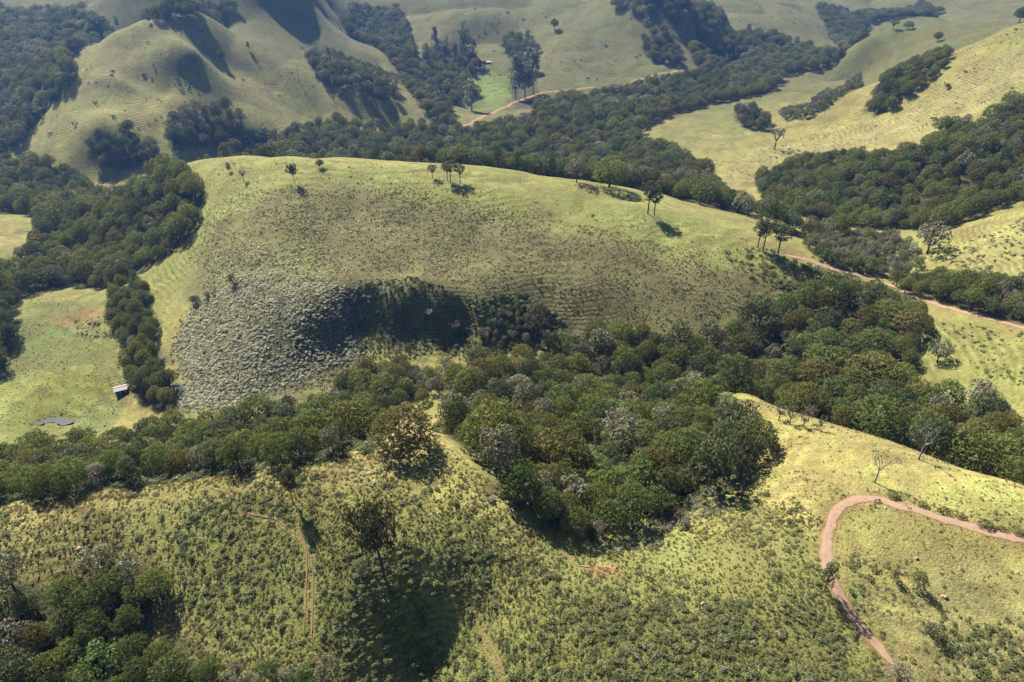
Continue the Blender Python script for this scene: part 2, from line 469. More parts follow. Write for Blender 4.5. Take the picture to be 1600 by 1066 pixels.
forest('far_left_wood', [(-80,84),(-80,5),(0,4),(120,5),(260,3),(246,13),(160,38),(112,70),(60,80)], 12)
forest('crest_wood', [(240,10),(300,1),(370,2),(350,20),(300,16),(262,16)], 10)
forest('flank_wood', [(478,72),(520,75),(570,95),(612,118),(620,142),(575,136),(530,125),(492,105)], 11)
forest('draw', [(525,20),(560,5),(618,2),(640,40),(648,95),(690,140),(706,170),(676,172),(655,150),(622,100),(585,60)], 11)
forest('house_grove', [(660,72),(690,60),(735,70),(748,92),(720,120),(745,135),(710,150),(680,130),(660,100)], 12)
forest('round_grove', [(785,60),(800,50),(830,50),(842,62),(836,84),(812,88),(792,78)], 11)
forest('gum_row', [(798,100),(832,95),(842,125),(836,152),(806,156),(797,130)], 12)
forest('far_draw', [(1000,62),(1022,42),(1045,45),(1056,70),(1064,92),(1040,94),(1012,80)], 8)
forest('far_wood', [(962,2),(1110,2),(1135,25),(1115,38),(1060,26),(1000,12)], 12)
forest('far_valley_wood', [(1278,2),(1440,2),(1472,14),(1358,30),(1352,56),(1318,66),(1296,40)], 12)
forest('far_slope_wood', [(1080,72),(1140,46),(1210,48),(1262,66),(1318,80),(1250,100),(1215,112),(1200,95),(1100,100)], 11)
forest('hill_clump', [(1355,158),(1372,132),(1405,102),(1440,88),(1472,76),(1478,96),(1440,128),(1400,155),(1372,170)], 7)
forest('hill_hedge', [(1218,170),(1262,162),(1320,132),(1345,118),(1350,130),(1310,150),(1268,178),(1225,185)], 4)
forest('pasture_clump', [(1150,168),(1170,160),(1196,178),(1202,192),(1178,192),(1156,182)], 8)
forest('slope_wood', [(1185,268),(1250,240),(1330,232),(1400,232),(1440,215),(1490,190),(1540,178),(1580,150),(1690,105),(1690,300),(1600,292),(1540,315),(1480,338),(1400,340),(1300,330),(1215,312)], 9)
forest('roadside_wood', [(1395,428),(1460,424),(1540,428),(1690,432),(1690,495),(1600,485),(1540,468),(1480,455),(1430,446)], 7)
forest('saddle_scrub', [(1255,372),(1320,358),(1400,362),(1440,395),(1430,420),(1370,420),(1300,402)], 5)
forest('corner_wood', [(-60,885),(10,880),(60,905),(110,870),(150,855),(205,858),(240,885),(232,915),(190,950),(200,985),(260,985),(320,1015),(330,1100),(-60,1100)], 9)
forest('bottom_scrub', [(330,1035),(400,1028),(470,1022),(515,1045),(520,1100),(330,1100)], 5)
forest('dip_thicket', [(780,478),(820,458),(850,472),(870,520),(830,540),(770,535),(745,530),(760,500)], 3)

# base colours of the ground cover (linear)
STRAW = np.array([0.35, 0.30, 0.105]); GREENG = np.array([0.235, 0.25, 0.070]); OLIVE = np.array([0.19, 0.18, 0.075])
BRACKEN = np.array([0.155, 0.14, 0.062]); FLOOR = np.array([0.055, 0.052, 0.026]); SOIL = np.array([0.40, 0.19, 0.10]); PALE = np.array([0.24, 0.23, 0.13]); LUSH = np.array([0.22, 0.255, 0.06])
_n1 = fbm(_GX / 60, _GY / 60, 101, 4) * 2; _n2 = fbm(_GX / 14, _GY / 14, 131, 4) * 2; _n3 = fbm(_GX / 4, _GY / 4, 151, 3) * 2
def lerp(a, b, f):
    return a * (1 - f[..., None]) + b * f[..., None]
GC = lerp(np.broadcast_to(STRAW, _GX.shape + (3,)), GREENG, np.clip(0.45 + 0.8 * _n1 + 0.5 * _n2, 0, 1))
def paint(pts, color, edge, strength=1.0, world_pts=False, nz=0.35):
    global GC
    p = pts if world_pts else wpoly(pts)
    f = soft(p, _GX, _GY, edge) * np.clip(strength * (1 + nz * (_n2 + _n3)), 0, 1)
    GC = lerp(GC, color, f)
NEARPOLY = [(-60,830),(300,775),(600,740),(740,770),(900,870),(1000,870),(1180,790),(1280,870),(1390,1060),(1395,1120),(-60,1120)]
MAIN = [(285,262),(340,252),(500,250),(600,257),(700,281),(800,299),(900,311),(1000,325),(1100,350),(1200,390),(1270,430),(1250,480),(1150,500),(1000,530),(870,545),(750,545),(640,560),(560,580),(480,600),(420,625),(340,645),(275,645),(268,560),(262,510),(300,440),(250,440),(190,455),(230,410),(300,345),(312,300)]
paint(MAIN, GREENG * 1.05, 5, 0.8)
paint([(330,350),(420,300),(560,300),(700,310),(850,350),(1000,390),(1120,420),(1230,440),(1250,480),(1150,500),(1000,530),(870,545),(740,540),(600,560),(420,620),(280,640),(268,520),(300,460),(300,400)], OLIVE * 1.05, 14, 0.8)
paint([(480,330),(620,320),(760,350),(900,390),(1060,410),(1200,440),(1240,480),(1100,500),(960,520),(880,520),(800,460),(740,430),(600,420),(500,410)], BRACKEN, 12, 0.5)
paint([(272,520),(330,450),(400,440),(520,450),(570,470),(560,560),(480,600),(420,625),(300,645),(272,620)], PALE * 0.85, 12, 0.7)
paint([(270,640),(262,560),(262,505),(290,470),(300,490),(280,530),(284,640)], STRAW * 0.85, 1.5, 0.9)
paint([(1130,610),(1250,645),(1400,690),(1600,755),(1690,770),(1690,850),(1500,815),(1370,775),(1300,780),(1260,830),(1180,800),(1190,720)], STRAW * 1.12, 6, 0.75)
paint([(1440,745),(1600,765),(1690,780),(1690,850),(1550,825),(1440,795)], GREENG * 1.4, 5, 0.6)
paint([(560,700),(640,672),(700,665),(740,735),(850,800),(840,830),(700,800),(560,760)], STRAW * 1.08, 5, 0.7)
paint([(0,800),(300,757),(560,715),(560,760),(300,800),(0,850)], STRAW * 1.0, 5, 0.55)
paint([(1300,900),(1600,880),(1690,960),(1690,1120),(1400,1120),(1340,980)], OLIVE * 1.25, 8, 0.5)
paint([(300,820),(460,810),(600,880),(700,930),(900,950),(1100,920),(1300,950),(1400,1060),(1400,1120),(300,1120)], GREENG * 0.82, 8, 0.85)
paint(NEARPOLY, GREENG * 0.92, 10, 0.45)
# meadow
paint([(30,470),(160,470),(190,540),(205,620),(170,670),(0,700),(0,600),(30,560)], LUSH * 0.72 + 0.02, 4, 0.75)
paint([(-30,615),(40,582),(85,578),(92,592),(60,625),(10,655),(-40,670)], GREENG * 1.2, 2.5, 0.9)
paint([(105,575),(135,568),(150,580),(120,590)], GREENG * 1.3, 2.5, 0.8)
paint([(80,500),(140,478),(165,490),(150,508),(100,512)], SOIL * 0.8, 2.0, 0.5)
paint([(60,590),(140,575),(185,600),(120,650),(20,670),(30,630)], np.array([0.22, 0.24, 0.045]), 3, 0.6)
# right hills
paint([(1120,280),(1200,230),(1400,180),(1600,70),(1690,60),(1690,110),(1560,150),(1400,230),(1200,260),(1180,310)], np.array([0.30, 0.265, 0.11]), 14, 0.8)
paint([(1460,400),(1600,330),(1690,320),(1690,425),(1480,420)], np.array([0.33, 0.31, 0.11]), 6, 0.7)
# far hills, ground colour darkened and greened with distance
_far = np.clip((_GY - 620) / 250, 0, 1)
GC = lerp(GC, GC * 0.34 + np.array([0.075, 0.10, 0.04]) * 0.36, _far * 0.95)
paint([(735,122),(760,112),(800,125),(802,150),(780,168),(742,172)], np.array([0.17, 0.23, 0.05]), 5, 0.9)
# bare soil
paint([(820,92),(838,88),(846,95),(830,101)], SOIL * 1.1, 2.5, 0.9)
paint([(1278,406),(1310,414),(1320,424),(1296,423)], SOIL * 0.8, 1.5, 0.9)
paint([(470,742),(520,735),(545,748),(500,752)], SOIL * 0.9, 1.2, 0.5)
paint([(905,880),(960,885),(985,898),(930,900)], SOIL * 1.1, 1.5, 0.6)
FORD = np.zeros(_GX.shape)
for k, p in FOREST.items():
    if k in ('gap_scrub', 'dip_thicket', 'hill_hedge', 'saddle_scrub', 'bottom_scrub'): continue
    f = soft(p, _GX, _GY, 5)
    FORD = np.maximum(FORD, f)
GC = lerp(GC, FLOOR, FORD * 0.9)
for k, (L, w) in ROADLINES.items():
    GC = lerp(GC, SOIL * 0.85, 0.65 * np.clip(1 - (_roadd[k] - w * 0.4 + 1.0 * _n3) / 1.6, 0, 1))
for L in PATHLINES:
    d = dist_line(L, _GX, _GY, 3)
    GC = lerp(GC, SOIL * 0.9, 0.3 * np.clip(1 - (d - 0.1) / 0.7, 0, 1))
_v = 1 + 0.16 * _n2 + 0.14 * _n3
GC = np.clip(GC * _v[..., None], 0.01, 0.8)

def ground_material():
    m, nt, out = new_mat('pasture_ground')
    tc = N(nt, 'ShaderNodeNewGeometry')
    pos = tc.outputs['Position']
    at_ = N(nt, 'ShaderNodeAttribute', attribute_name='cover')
    fine = noise(nt, pos, 1.6, 3, 0.7)
    mid = noise(nt, pos, 0.28, 3, 0.6)
    hsv = N(nt, 'ShaderNodeHueSaturation')
    nt.links.new(at_.outputs['Color'], hsv.inputs['Color'])
    big = noise(nt, pos, 0.05, 5, 0.65)
    val = mth(nt, 'MULTIPLY', mth(nt, 'MULTIPLY', mapr(nt, fine, 0.25, 0.75, 0.62, 1.38), mapr(nt, mid, 0.3, 0.7, 0.82, 1.18)), mapr(nt, big, 0.3, 0.7, 0.74, 1.24))
    nt.links.new(mapr(nt, big, 0.3, 0.7, 0.482, 0.518), hsv.inputs['Hue'])
    # cattle terraces follow the contour lines
    sx = N(nt, 'ShaderNodeSeparateXYZ'); nt.links.new(pos, sx.inputs[0])
    ph = mth(nt, 'ADD', mth(nt, 'MULTIPLY', sx.outputs[2], 4.4), mth(nt, 'MULTIPLY', noise(nt, pos, 0.05, 2), 14.0))
    ter = mth(nt, 'MULTIPLY', mth(nt, 'SINE', ph), mapr(nt, noise(nt, pos, 0.03, 1), 0.42, 0.62))
    val = mth(nt, 'MULTIPLY', val, mapr(nt, ter, -1, 1, 0.80, 1.16))
    nt.links.new(val, hsv.inputs['Value'])
    # dark tussock specks
    vo = N(nt, 'ShaderNodeTexVoronoi', inp={'Scale': 0.55}); nt.links.new(pos, vo.inputs['Vector'])
    sp = mth(nt, 'MULTIPLY', mapr(nt, vo.outputs['Distance'], 0.16, 0.42, 1.0, 0.0), mapr(nt, noise(nt, pos, 0.06, 2), 0.42, 0.62))
    col = mixc(nt, mth(nt, 'MULTIPLY', sp, 0.55), hsv.outputs[0], (0.075, 0.085, 0.032))
    pb = N(nt, 'ShaderNodeBsdfPrincipled')
    nt.links.new(col, pb.inputs['Base Color'])
    pb.inputs['Roughness'].default_value = 0.9; pb.inputs['Specular IOR Level'].default_value = 0.12
    pb.inputs['Sheen Weight'].default_value = 0.12; pb.inputs['Sheen Roughness'].default_value = 0.6
    pb.inputs['Sheen Tint'].default_value = (1, 0.95, 0.7, 1)
    hgt = mth(nt, 'ADD', mth(nt, 'MULTIPLY', ter, 0.11), mth(nt, 'MULTIPLY', fine, 0.8))
    hgt = mth(nt, 'ADD', hgt, mth(nt, 'MULTIPLY', sp, 0.35))
    b = N(nt, 'ShaderNodeBump', inp={0: 0.9, 1: 0.9}); nt.links.new(hgt, b.inputs['Height'])
    nt.links.new(b.outputs[0], pb.inputs['Normal'])
    nt.links.new(pb.outputs[0], out.inputs[0])
    return m
def build_ground():
    idx = np.arange(NV * NU).reshape(NV, NU)
    f = np.stack([idx[:-1, :-1], idx[:-1, 1:], idx[1:, 1:], idx[1:, :-1]], -1).reshape(-1, 4)
    me = mesh_np('ground', np.stack([_GX.ravel(), _GY.ravel(), _GZ.ravel()], 1), f, [ground_material()], smooth=True)
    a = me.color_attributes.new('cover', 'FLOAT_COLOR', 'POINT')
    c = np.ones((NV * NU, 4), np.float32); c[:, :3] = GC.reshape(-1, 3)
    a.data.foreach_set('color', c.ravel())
    o = mobj('ground', me)
    tag(o, kind='structure')
    return o
build_ground()

# ------------------------------------------------------------------ roads, paths, pond
def road_material(name, c1, c2, c3):
    m, nt, out = new_mat(name)
    pos = N(nt, 'ShaderNodeNewGeometry').outputs['Position']
    f = noise(nt, pos, 0.9, 5, 0.65); g = noise(nt, pos, 6.0, 3, 0.6)
    col = mixc(nt, mapr(nt, f, 0.35, 0.65), c1, c2)
    col = mixc(nt, mapr(nt, g, 0.55, 0.8, 0, 0.7), col, c3)
    ac = N(nt, 'ShaderNodeAttribute', attribute_name='across').outputs['Fac']
    edge = mth(nt, 'ADD', ac, mth(nt, 'MULTIPLY', mth(nt, 'SUBTRACT', noise(nt, pos, 1.3, 4, 0.7), 0.5), 1.1))
    col = mixc(nt, mapr(nt, edge, 0.72, 0.92), col, (0.24, 0.21, 0.075))
    rut = mth(nt, 'MULTIPLY', mapr(nt, mth(nt, 'ABSOLUTE', mth(nt, 'SUBTRACT', ac, 0.42)), 0.0, 0.18, 1.0, 0.0), 0.3)
    col = mixc(nt, rut, col, (0.46, 0.33, 0.25))
    pb = N(nt, 'ShaderNodeBsdfPrincipled', inp={'Roughness': 0.95, 'Specular IOR Level': 0.1})
    nt.links.new(col, pb.inputs['Base Color'])
    b = N(nt, 'ShaderNodeBump', inp={0: 0.6, 1: 0.15}); nt.links.new(f, b.inputs['Height']); nt.links.new(b.outputs[0], pb.inputs['Normal'])
    nt.links.new(pb.outputs[0], out.inputs[0])
    return m
MAT_ROAD = road_material('pale_red_dirt', (0.36, 0.225, 0.155), (0.44, 0.30, 0.22), (0.26, 0.15, 0.095))
MAT_TRAIL = road_material('red_trail_soil', (0.30, 0.20, 0.11), (0.35, 0.235, 0.135), (0.24, 0.19, 0.08))
def ribbon(L, w, lift, rough, seed):
    t = np.gradient(L, axis=0); t /= np.linalg.norm(t, axis=1)[:, None]
    nrm = np.stack([-t[:, 1], t[:, 0]], 1)
    r = np.random.default_rng(seed)
    n = len(L)
    s = np.arange(n, dtype=float)
    wl = w * 0.5 * (1 + rough * 2.5 * fbm(s / 3.0, s * 0 + seed, seed, 3)); wr = w * 0.5 * (1 + rough * 2.5 * fbm(s / 3.0, s * 0 + seed + 5, seed + 3, 3))
    if n > 12:
        e = np.clip(np.minimum(s, n - 1 - s) / 6 + 0.15, 0, 1); wl = wl * e; wr = wr * e
    V = []
    for k, u in enumerate((-1, -0.6, -0.2, 0.2, 0.6, 1)):
        off = np.where(u < 0, u * wl, u * wr)
        p = L + nrm * off[:, None]
        z = ground(p[:, 0], p[:, 1]) + lift * (0.4 if abs(u) == 1 else 1.0) - (0.03 if abs(u) == 0.6 else 0) * (w > 1.5)
        V.append(np.stack([p[:, 0], p[:, 1], z], 1))
    V = np.stack(V, 1).reshape(-1, 3)
    i = np.arange(n - 1)[:, None] * 6 + np.arange(5)[None]
    f = np.stack([i, i + 1, i + 7, i + 6], -1).reshape(-1, 4)
    return V, f
def across(me):
    a = me.attributes.new('across', 'FLOAT', 'POINT')
    n = len(me.vertices)
    a.data.foreach_set('value', np.tile(np.abs(np.array([-1, -0.6, -0.2, 0.2, 0.6, 1], np.float32)), n // 6))
    return me
for k, (L, w) in ROADLINES.items():
    V, f = ribbon(L, w * 1.08, 0.14, 0.55, 3)
    o = mobj('road', across(mesh_np('road', V, f, [MAT_ROAD], smooth=True))); tag(o, kind='structure')
for i, L in enumerate(PATHLINES):
    V, f = ribbon(L, 0.36 if i not in (3, 5) else 0.28, 0.16, 0.9, 20 + i)
    o = mobj('path', across(mesh_np('path', V, f, [MAT_TRAIL], smooth=True))); tag(o, kind='structure')
def water_material():
    m, nt, out = new_mat('pond_water')
    pos = N(nt, 'ShaderNodeNewGeometry').outputs['Position']
    pb = N(nt, 'ShaderNodeBsdfPrincipled', inp={'Base Color': (0.05, 0.053, 0.045, 1), 'Roughness': 0.2, 'IOR': 1.33, 'Specular IOR Level': 0.5})
    b = N(nt, 'ShaderNodeBump', inp={0: 0.15, 1: 0.05}); nt.links.new(noise(nt, pos, 2.5, 3), b.inputs['Height']); nt.links.new(b.outputs[0], pb.inputs['Normal'])
    nt.links.new(pb.outputs[0], out.inputs[0])
    return m
_pp = spline(np.concatenate([(POND - _pc) * 0.92 + _pc, (POND[:1] - _pc) * 0.92 + _pc]), 0.8)[:-1]
_pp = _pp + 0.9 * np.stack([fbm(_pp[:, 0] / 1.5, _pp[:, 1] / 1.5, 5), fbm(_pp[:, 0] / 1.5, _pp[:, 1] / 1.5, 9)], 1)
_me = bpy.data.meshes.new('pond')
_bm = bmesh.new()
_bm.faces.new([_bm.verts.new((x, y, POND_Z + 0.1)) for x, y in _pp])
bmesh.ops.triangulate(_bm, faces=_bm.faces[:])
_bm.to_mesh(_me); _bm.free()
_me.materials.append(water_material())
tag(mobj('pond_water', _me), kind='structure')

# ------------------------------------------------------------------ plants: leaf and wood shapes
def _unit(v):
    return v / (np.linalg.norm(v, axis=-1, keepdims=True) + 1e-9)
def leaf_quads(C, Nn, size, aspect, r, fold=0.25):
    n = len(C)
    ref = r.normal(size=(n, 3))
    T = _unit(np.cross(Nn, ref)); B = np.cross(Nn, T)
    s = (size * (0.65 + 0.7 * r.random(n)))[:, None]
    a = C + T * s * 0.5 * aspect; c = C - T * s * 0.5 * aspect
    b = C + B * s * 0.5 - Nn * s * fold * 0.5; d = C - B * s * 0.5 - Nn * s * fold * 0.5
    V = np.stack([a, b, c, d], 1).reshape(-1, 3)
    return V, np.arange(4 * n).reshape(-1, 4)
def puff_leaves(puffs, density, size, r, aspect=1.35, zsq=0.85, low=-0.45, rnd=0.55, cull=0.72):
    Cs, Ns = [], []
    P = np.array(puffs, float)
    for (x, y, z, pr) in puffs:
        n = max(6, int(density * pr * pr))
        d = _unit(r.normal(size=(n, 3)))
        d = d[d[:, 2] > low]
        rad = pr * (0.78 + 0.3 * r.random(len(d)) ** 0.7)
        c = np.array([x, y, z]) + d * rad[:, None] * np.array([1, 1, zsq])
        keep = np.ones(len(c), bool)
        for (x2, y2, z2, r2) in puffs:
            if (x2, y2, z2) == (x, y, z): continue
            q = (c - np.array([x2, y2, z2])) / np.array([1, 1, zsq])
            keep &= (q ** 2).sum(1) > (r2 * cull) ** 2
        c = c[keep]; d = d[keep]
        Cs.append(c); Ns.append(_unit(d + np.array([0, 0, 0.25]) + rnd * r.normal(size=d.shape)))
    return leaf_quads(np.concatenate(Cs), np.concatenate(Ns), size, aspect, r)
def tube(path, radii, sides=6):
    P = np.asarray(path, float); n = len(P)
    t = _unit(np.gradient(P, axis=0))
    ref = np.array([0.31, 0.17, 0.2]) + np.where(np.abs(t[:, 2:3]) > 0.9, np.array([1., 0, 0]), np.array([0, 0, 1.]))
    u = _unit(np.cross(t, ref)); v = np.cross(t, u)
    a = np.linspace(0, 2 * math.pi, sides, endpoint=False)
    V = P[:, None] + np.asarray(radii)[:, None, None] * (np.cos(a)[None, :, None] * u[:, None] + np.sin(a)[None, :, None] * v[:, None])
    V = V.reshape(-1, 3)
    i = np.arange(n - 1)[:, None] * sides; j = np.arange(sides)[None]; k = (j + 1) % sides
    f = np.stack([i + j, i + k, i + sides + k, i + sides + j], -1).reshape(-1, 4)
    return V, f
def join(parts):
    V, F, o = [], [], 0
    for v, f in parts:
        V.append(v); F.append(f + o); o += len(v)
    return np.concatenate(V), np.concatenate(F)
def limb(a, b, r0, r1, r, bend=0.12, k=5):
    a = np.asarray(a, float); b = np.asarray(b, float)
    t = np.linspace(0, 1, k)[:, None]
    L = np.linalg.norm(b - a)
    off = r.normal(size=3) * bend * L
    return tube(a + (b - a) * t + off * (t * (1 - t) * 2), np.linspace(r0, r1, k))
def wood(base, fork, tips, r0, r, sides=6):
    parts = [limb(base, fork, r0, r0 * 0.72, r, 0.05)]
    parts[0][0][:sides] = (parts[0][0][:sides] - np.array(base)) * 1.5 + np.array(base)   # root flare
    for q in tips:
        parts.append(limb(fork, q, r0 * 0.5, r0 * 0.12, r, 0.14))
    return join(parts)

MAT_BARK = plain_mat('bark', (0.10, 0.075, 0.05), (0.18, 0.145, 0.11), 6, 0.9, 0.1)
MAT_PALEBARK = plain_mat('pale_bark', (0.34, 0.29, 0.24), (0.50, 0.46, 0.40), 6, 0.85, 0.15)
LEAF = {
 'olive': leaf_mat('olive_leaves', (0.152, 0.180, 0.050), (0.240, 0.262, 0.076), (0.145, 0.200, 0.064)),
 'rust': leaf_mat('rusty_olive_leaves', (0.150, 0.138, 0.042), (0.205, 0.185, 0.058), (0.165, 0.172, 0.050)),
 'dark': leaf_mat('dark_green_leaves', (0.087, 0.120, 0.053), (0.147, 0.179, 0.079), (0.123, 0.138, 0.066)),
 'grey': leaf_mat('grey_green_leaves', (0.201, 0.205, 0.122), (0.317, 0.311, 0.207), (0.256, 0.226, 0.177), 0.22, 0.4),
 'bright': leaf_mat('bright_green_leaves', (0.140, 0.201, 0.064), (0.220, 0.287, 0.095), (0.165, 0.213, 0.084), 0.4),
 'silver': leaf_mat('silvery_leaves', (0.26, 0.28, 0.19), (0.42, 0.42, 0.32), (0.30, 0.29, 0.22), 0.25, 0.5),
 'needle': leaf_mat('conifer_needles', (0.095, 0.118, 0.055), (0.16, 0.175, 0.085), (0.14, 0.145, 0.075), 0.25, 0.3),
 'sombre': leaf_mat('sombre_leaves', (0.075, 0.074, 0.04), (0.13, 0.122, 0.064), (0.105, 0.11, 0.056), 0.25, 0.2),
 'gum': leaf_mat('gum_leaves', (0.159, 0.195, 0.111), (0.244, 0.268, 0.159), (0.207, 0.244, 0.139), 0.3, 0.4),
 'twig': leaf_mat('dry_twigs', (0.22, 0.175, 0.145), (0.33, 0.27, 0.23), (0.28, 0.21, 0.16), 0.1, 0.2),
 'shrub': leaf_mat('shrub_leaves', (0.165, 0.195, 0.077), (0.290, 0.305, 0.129), (0.210, 0.225, 0.105), 0.4, 0.2),
 'pale': leaf_mat('whitish_shrub_leaves', (0.60, 0.62, 0.51), (0.86, 0.87, 0.79), (0.68, 0.69, 0.56), 0.5, 0.4, 0.5, 0.28),
 'brown': leaf_mat('brown_fern_leaves', (0.175, 0.152, 0.068), (0.26, 0.222, 0.10), (0.18, 0.188, 0.07), 0.4, 0.12),
 'straw': leaf_mat('straw_blades', (0.340, 0.280, 0.136), (0.480, 0.390, 0.210), (0.300, 0.300, 0.138), 0.55, 0.1),
 'reed': leaf_mat('green_blades', (0.180, 0.220, 0.094), (0.270, 0.300, 0.134), (0.220, 0.230, 0.111), 0.55, 0.1),
}

def dome_puffs(r, n, rx, rz, zc, pr0, pr1, elmin=-0.25, jit=0.1):
    out = []
    ga = math.pi * (3 - math.sqrt(5)); ph = r.random() * 6.28
    for i in range(n):
        z = elmin + (1 - elmin) * (i + 0.5) / n
        a = i * ga + ph
        q = math.sqrt(max(0, 1 - z * z))
        pr = pr0 + (pr1 - pr0) * r.random()
        k = 1 + jit * r.normal()
        out.append((math.cos(a) * q * (rx - pr * 0.8) * k, math.sin(a) * q * (rx - pr * 0.8) * k, zc + z * (rz - pr * 0.6) * k, pr))
    return out
def shape_olive(seed):
    r = np.random.default_rng(seed)
    lob = []
    nl = 3 + seed % 4
    for i in range(nl):     # a crown is a few overlapping domes, each made of many small bumps
        a = i * 6.283 / nl + r.random() * 0.8; q = 0.40 + 0.14 * r.random()
        rx = 0.48 + 0.14 * r.random()
        lob += [(x + math.cos(a) * q, y + math.sin(a) * q, z, p) for x, y, z, p in dome_puffs(r, 15, rx, 0.55, 0.74 + 0.22 * r.random(), 0.14, 0.22, -0.35, 0.07)]
    lob += dome_puffs(r, 16, 0.6, 0.6, 0.98 + 0.1 * r.random(), 0.15, 0.23, -0.1, 0.07)
    crown = puff_leaves(lob, 2100, 0.056, r, 1.25, 0.8, -0.35, 0.5)
    core = puff_leaves([(0, 0, 0.8, 0.45), (0.3, 0, 0.65, 0.35), (-0.3, 0.1, 0.65, 0.35), (0, -0.32, 0.65, 0.33), (0, 0.33, 0.65, 0.33)], 420, 0.12, r)
    tips = [(math.cos(a) * 0.6, math.sin(a) * 0.6, 0.75 + 0.2 * r.random()) for a in r.random(6) * 6.28]
    return join([crown, core]), wood((0, 0, -0.12), (0.03, 0.02, 0.45), tips, 0.065, r)
def shape_dome(seed):
    """one broad, closely leafed dome of many small bumps"""
    r = np.random.default_rng(seed)
    puffs = dome_puffs(r, 74, 1.0, 0.95, 0.62, 0.13, 0.21, -0.22, 0.05)
    crown = puff_leaves(puffs, 2300, 0.054, r, 1.25, 0.8, -0.4, 0.5)
    core = puff_leaves([(0, 0, 0.8, 0.6), (0.35, 0, 0.65, 0.42), (-0.35, 0.1, 0.65, 0.42), (0, -0.36, 0.65, 0.4), (0, 0.36, 0.65, 0.4)], 380, 0.13, r)
    tips = [(math.cos(a) * 0.6, math.sin(a) * 0.6, 0.7 + 0.2 * r.random()) for a in r.random(6) * 6.28]
    return join([crown, core]), wood((0, 0, -0.12), (0.03, 0.02, 0.4), tips, 0.07, r)
def shape_round(seed):
    r = np.random.default_rng(seed)
    n = 20 + seed % 7
    puffs = []
    for i in range(n):
        d = _unit(r.normal(size=3)); d[2] = abs(d[2]) * 1.2 - 0.35
        q = 0.45 + 0.3 * r.random()
        puffs.append((d[0] * q, d[1] * q, 0.95 + d[2] * 0.62, 0.17 + 0.15 * r.random()))
    crown = puff_leaves(puffs, 1500, 0.064, r, 1.4, 0.9, -0.6, 0.65)
    core = puff_leaves([(0, 0, 0.85, 0.42), (0.1, 0.2, 0.6, 0.3), (-0.2, -0.1, 0.55, 0.3)], 380, 0.12, r)
    tips = [tuple(np.array(p[:3]) * 0.95) for p in puffs[:7]]
    return join([crown, core]), wood((0, 0, -0.12), (0.02, 0.0, 0.42), tips, 0.055, r)
def shape_layer(seed):
    r = np.random.default_rng(seed)
    puffs = []
    for lvl in range(4):
        z = 0.55 + lvl * 0.27; q = (0.72, 0.78, 0.58, 0.28)[lvl]
        for i in range((9, 9, 6, 3)[lvl]):
            a = r.random() * 6.28
            puffs.append((math.cos(a) * q * (0.6 + 0.4 * r.random()), math.sin(a) * q * (0.6 + 0.4 * r.random()), z + 0.08 * r.normal(), 0.2 + 0.1 * r.random()))
    crown = puff_leaves(puffs, 1350, 0.066, r, 1.3, 0.55, -0.3, 0.45)
    core = puff_leaves([(0, 0, 0.8, 0.4), (0, 0.1, 0.55, 0.3)], 380, 0.12, r)
    return join([crown, core]), wood((0, 0, -0.12), (0.0, 0.02, 0.4), [p[:3] for p in puffs[:7]], 0.06, r)
def shape_silver(seed):
    r = np.random.default_rng(seed)
    puffs = []
    for i in range(14):
        a = r.random() * 6.28; q = 0.65 * math.sqrt(r.random())
        puffs.append((math.cos(a) * q, math.sin(a) * q, 0.85 + 0.45 * r.random() - 0.35 * q, 0.16 + 0.1 * r.random()))
    crown = puff_leaves(puffs, 620, 0.115, r, 1.2, 0.7, -0.2, 0.5)
    return crown, wood((0, 0, -0.12), (0.0, 0.0, 0.45), [p[:3] for p in puffs[:8]], 0.05, r)
def shape_araucaria(seed, young=False):
    """height 1: straight trunk, tiers of up-curved branches that end in dark tufts"""
    r = np.random.default_rng(seed)
    W_, tufts = [tube([(0, 0, -0.06), (0, 0, 0.02), (0.004, 0.003, 0.5), (0.0, 0.0, 0.95)], [0.036, 0.025, 0.02, 0.008], 7)], []
    tiers = [(0.52, 0.16, 5), (0.63, 0.27, 7), (0.73, 0.36, 8), (0.82, 0.38, 9), (0.90, 0.28, 7), (0.96, 0.13, 4)] if not young else [(0.35, 0.22, 7), (0.5, 0.24, 7), (0.64, 0.22, 7), (0.78, 0.17, 6), (0.9, 0.1, 4)]
    for z, q, n in tiers:
        a0 = r.random() * 6.28
        for i in range(n):
            a = a0 + i * 6.283 / n + 0.2 * r.normal(); L = q * (0.55 + 0.55 * r.random()); dx, dy = math.cos(a), math.sin(a)
            zz = z + 0.035 * r.normal()
            pts = [(0, 0, zz - 0.02), (dx * L * 0.5, dy * L * 0.5, zz - 0.035), (dx * L, dy * L, zz + 0.02)]
            W_.append(tube(pts, [0.007, 0.005, 0.003], 4))
            for k in range(3):
                f = (1.0, 0.8, 0.62)[k]
                tufts.append((dx * L * f + 0.02 * r.normal(), dy * L * f + 0.02 * r.normal(), zz + (0.03, 0.012, 0.0)[k] + 0.012 * r.normal(), (0.062, 0.048, 0.036)[k]))
    crown = puff_leaves(tufts, 5200, 0.028, r, 1.9, 0.75, -0.7, 0.8, 0.3)
    return crown, join(W_)
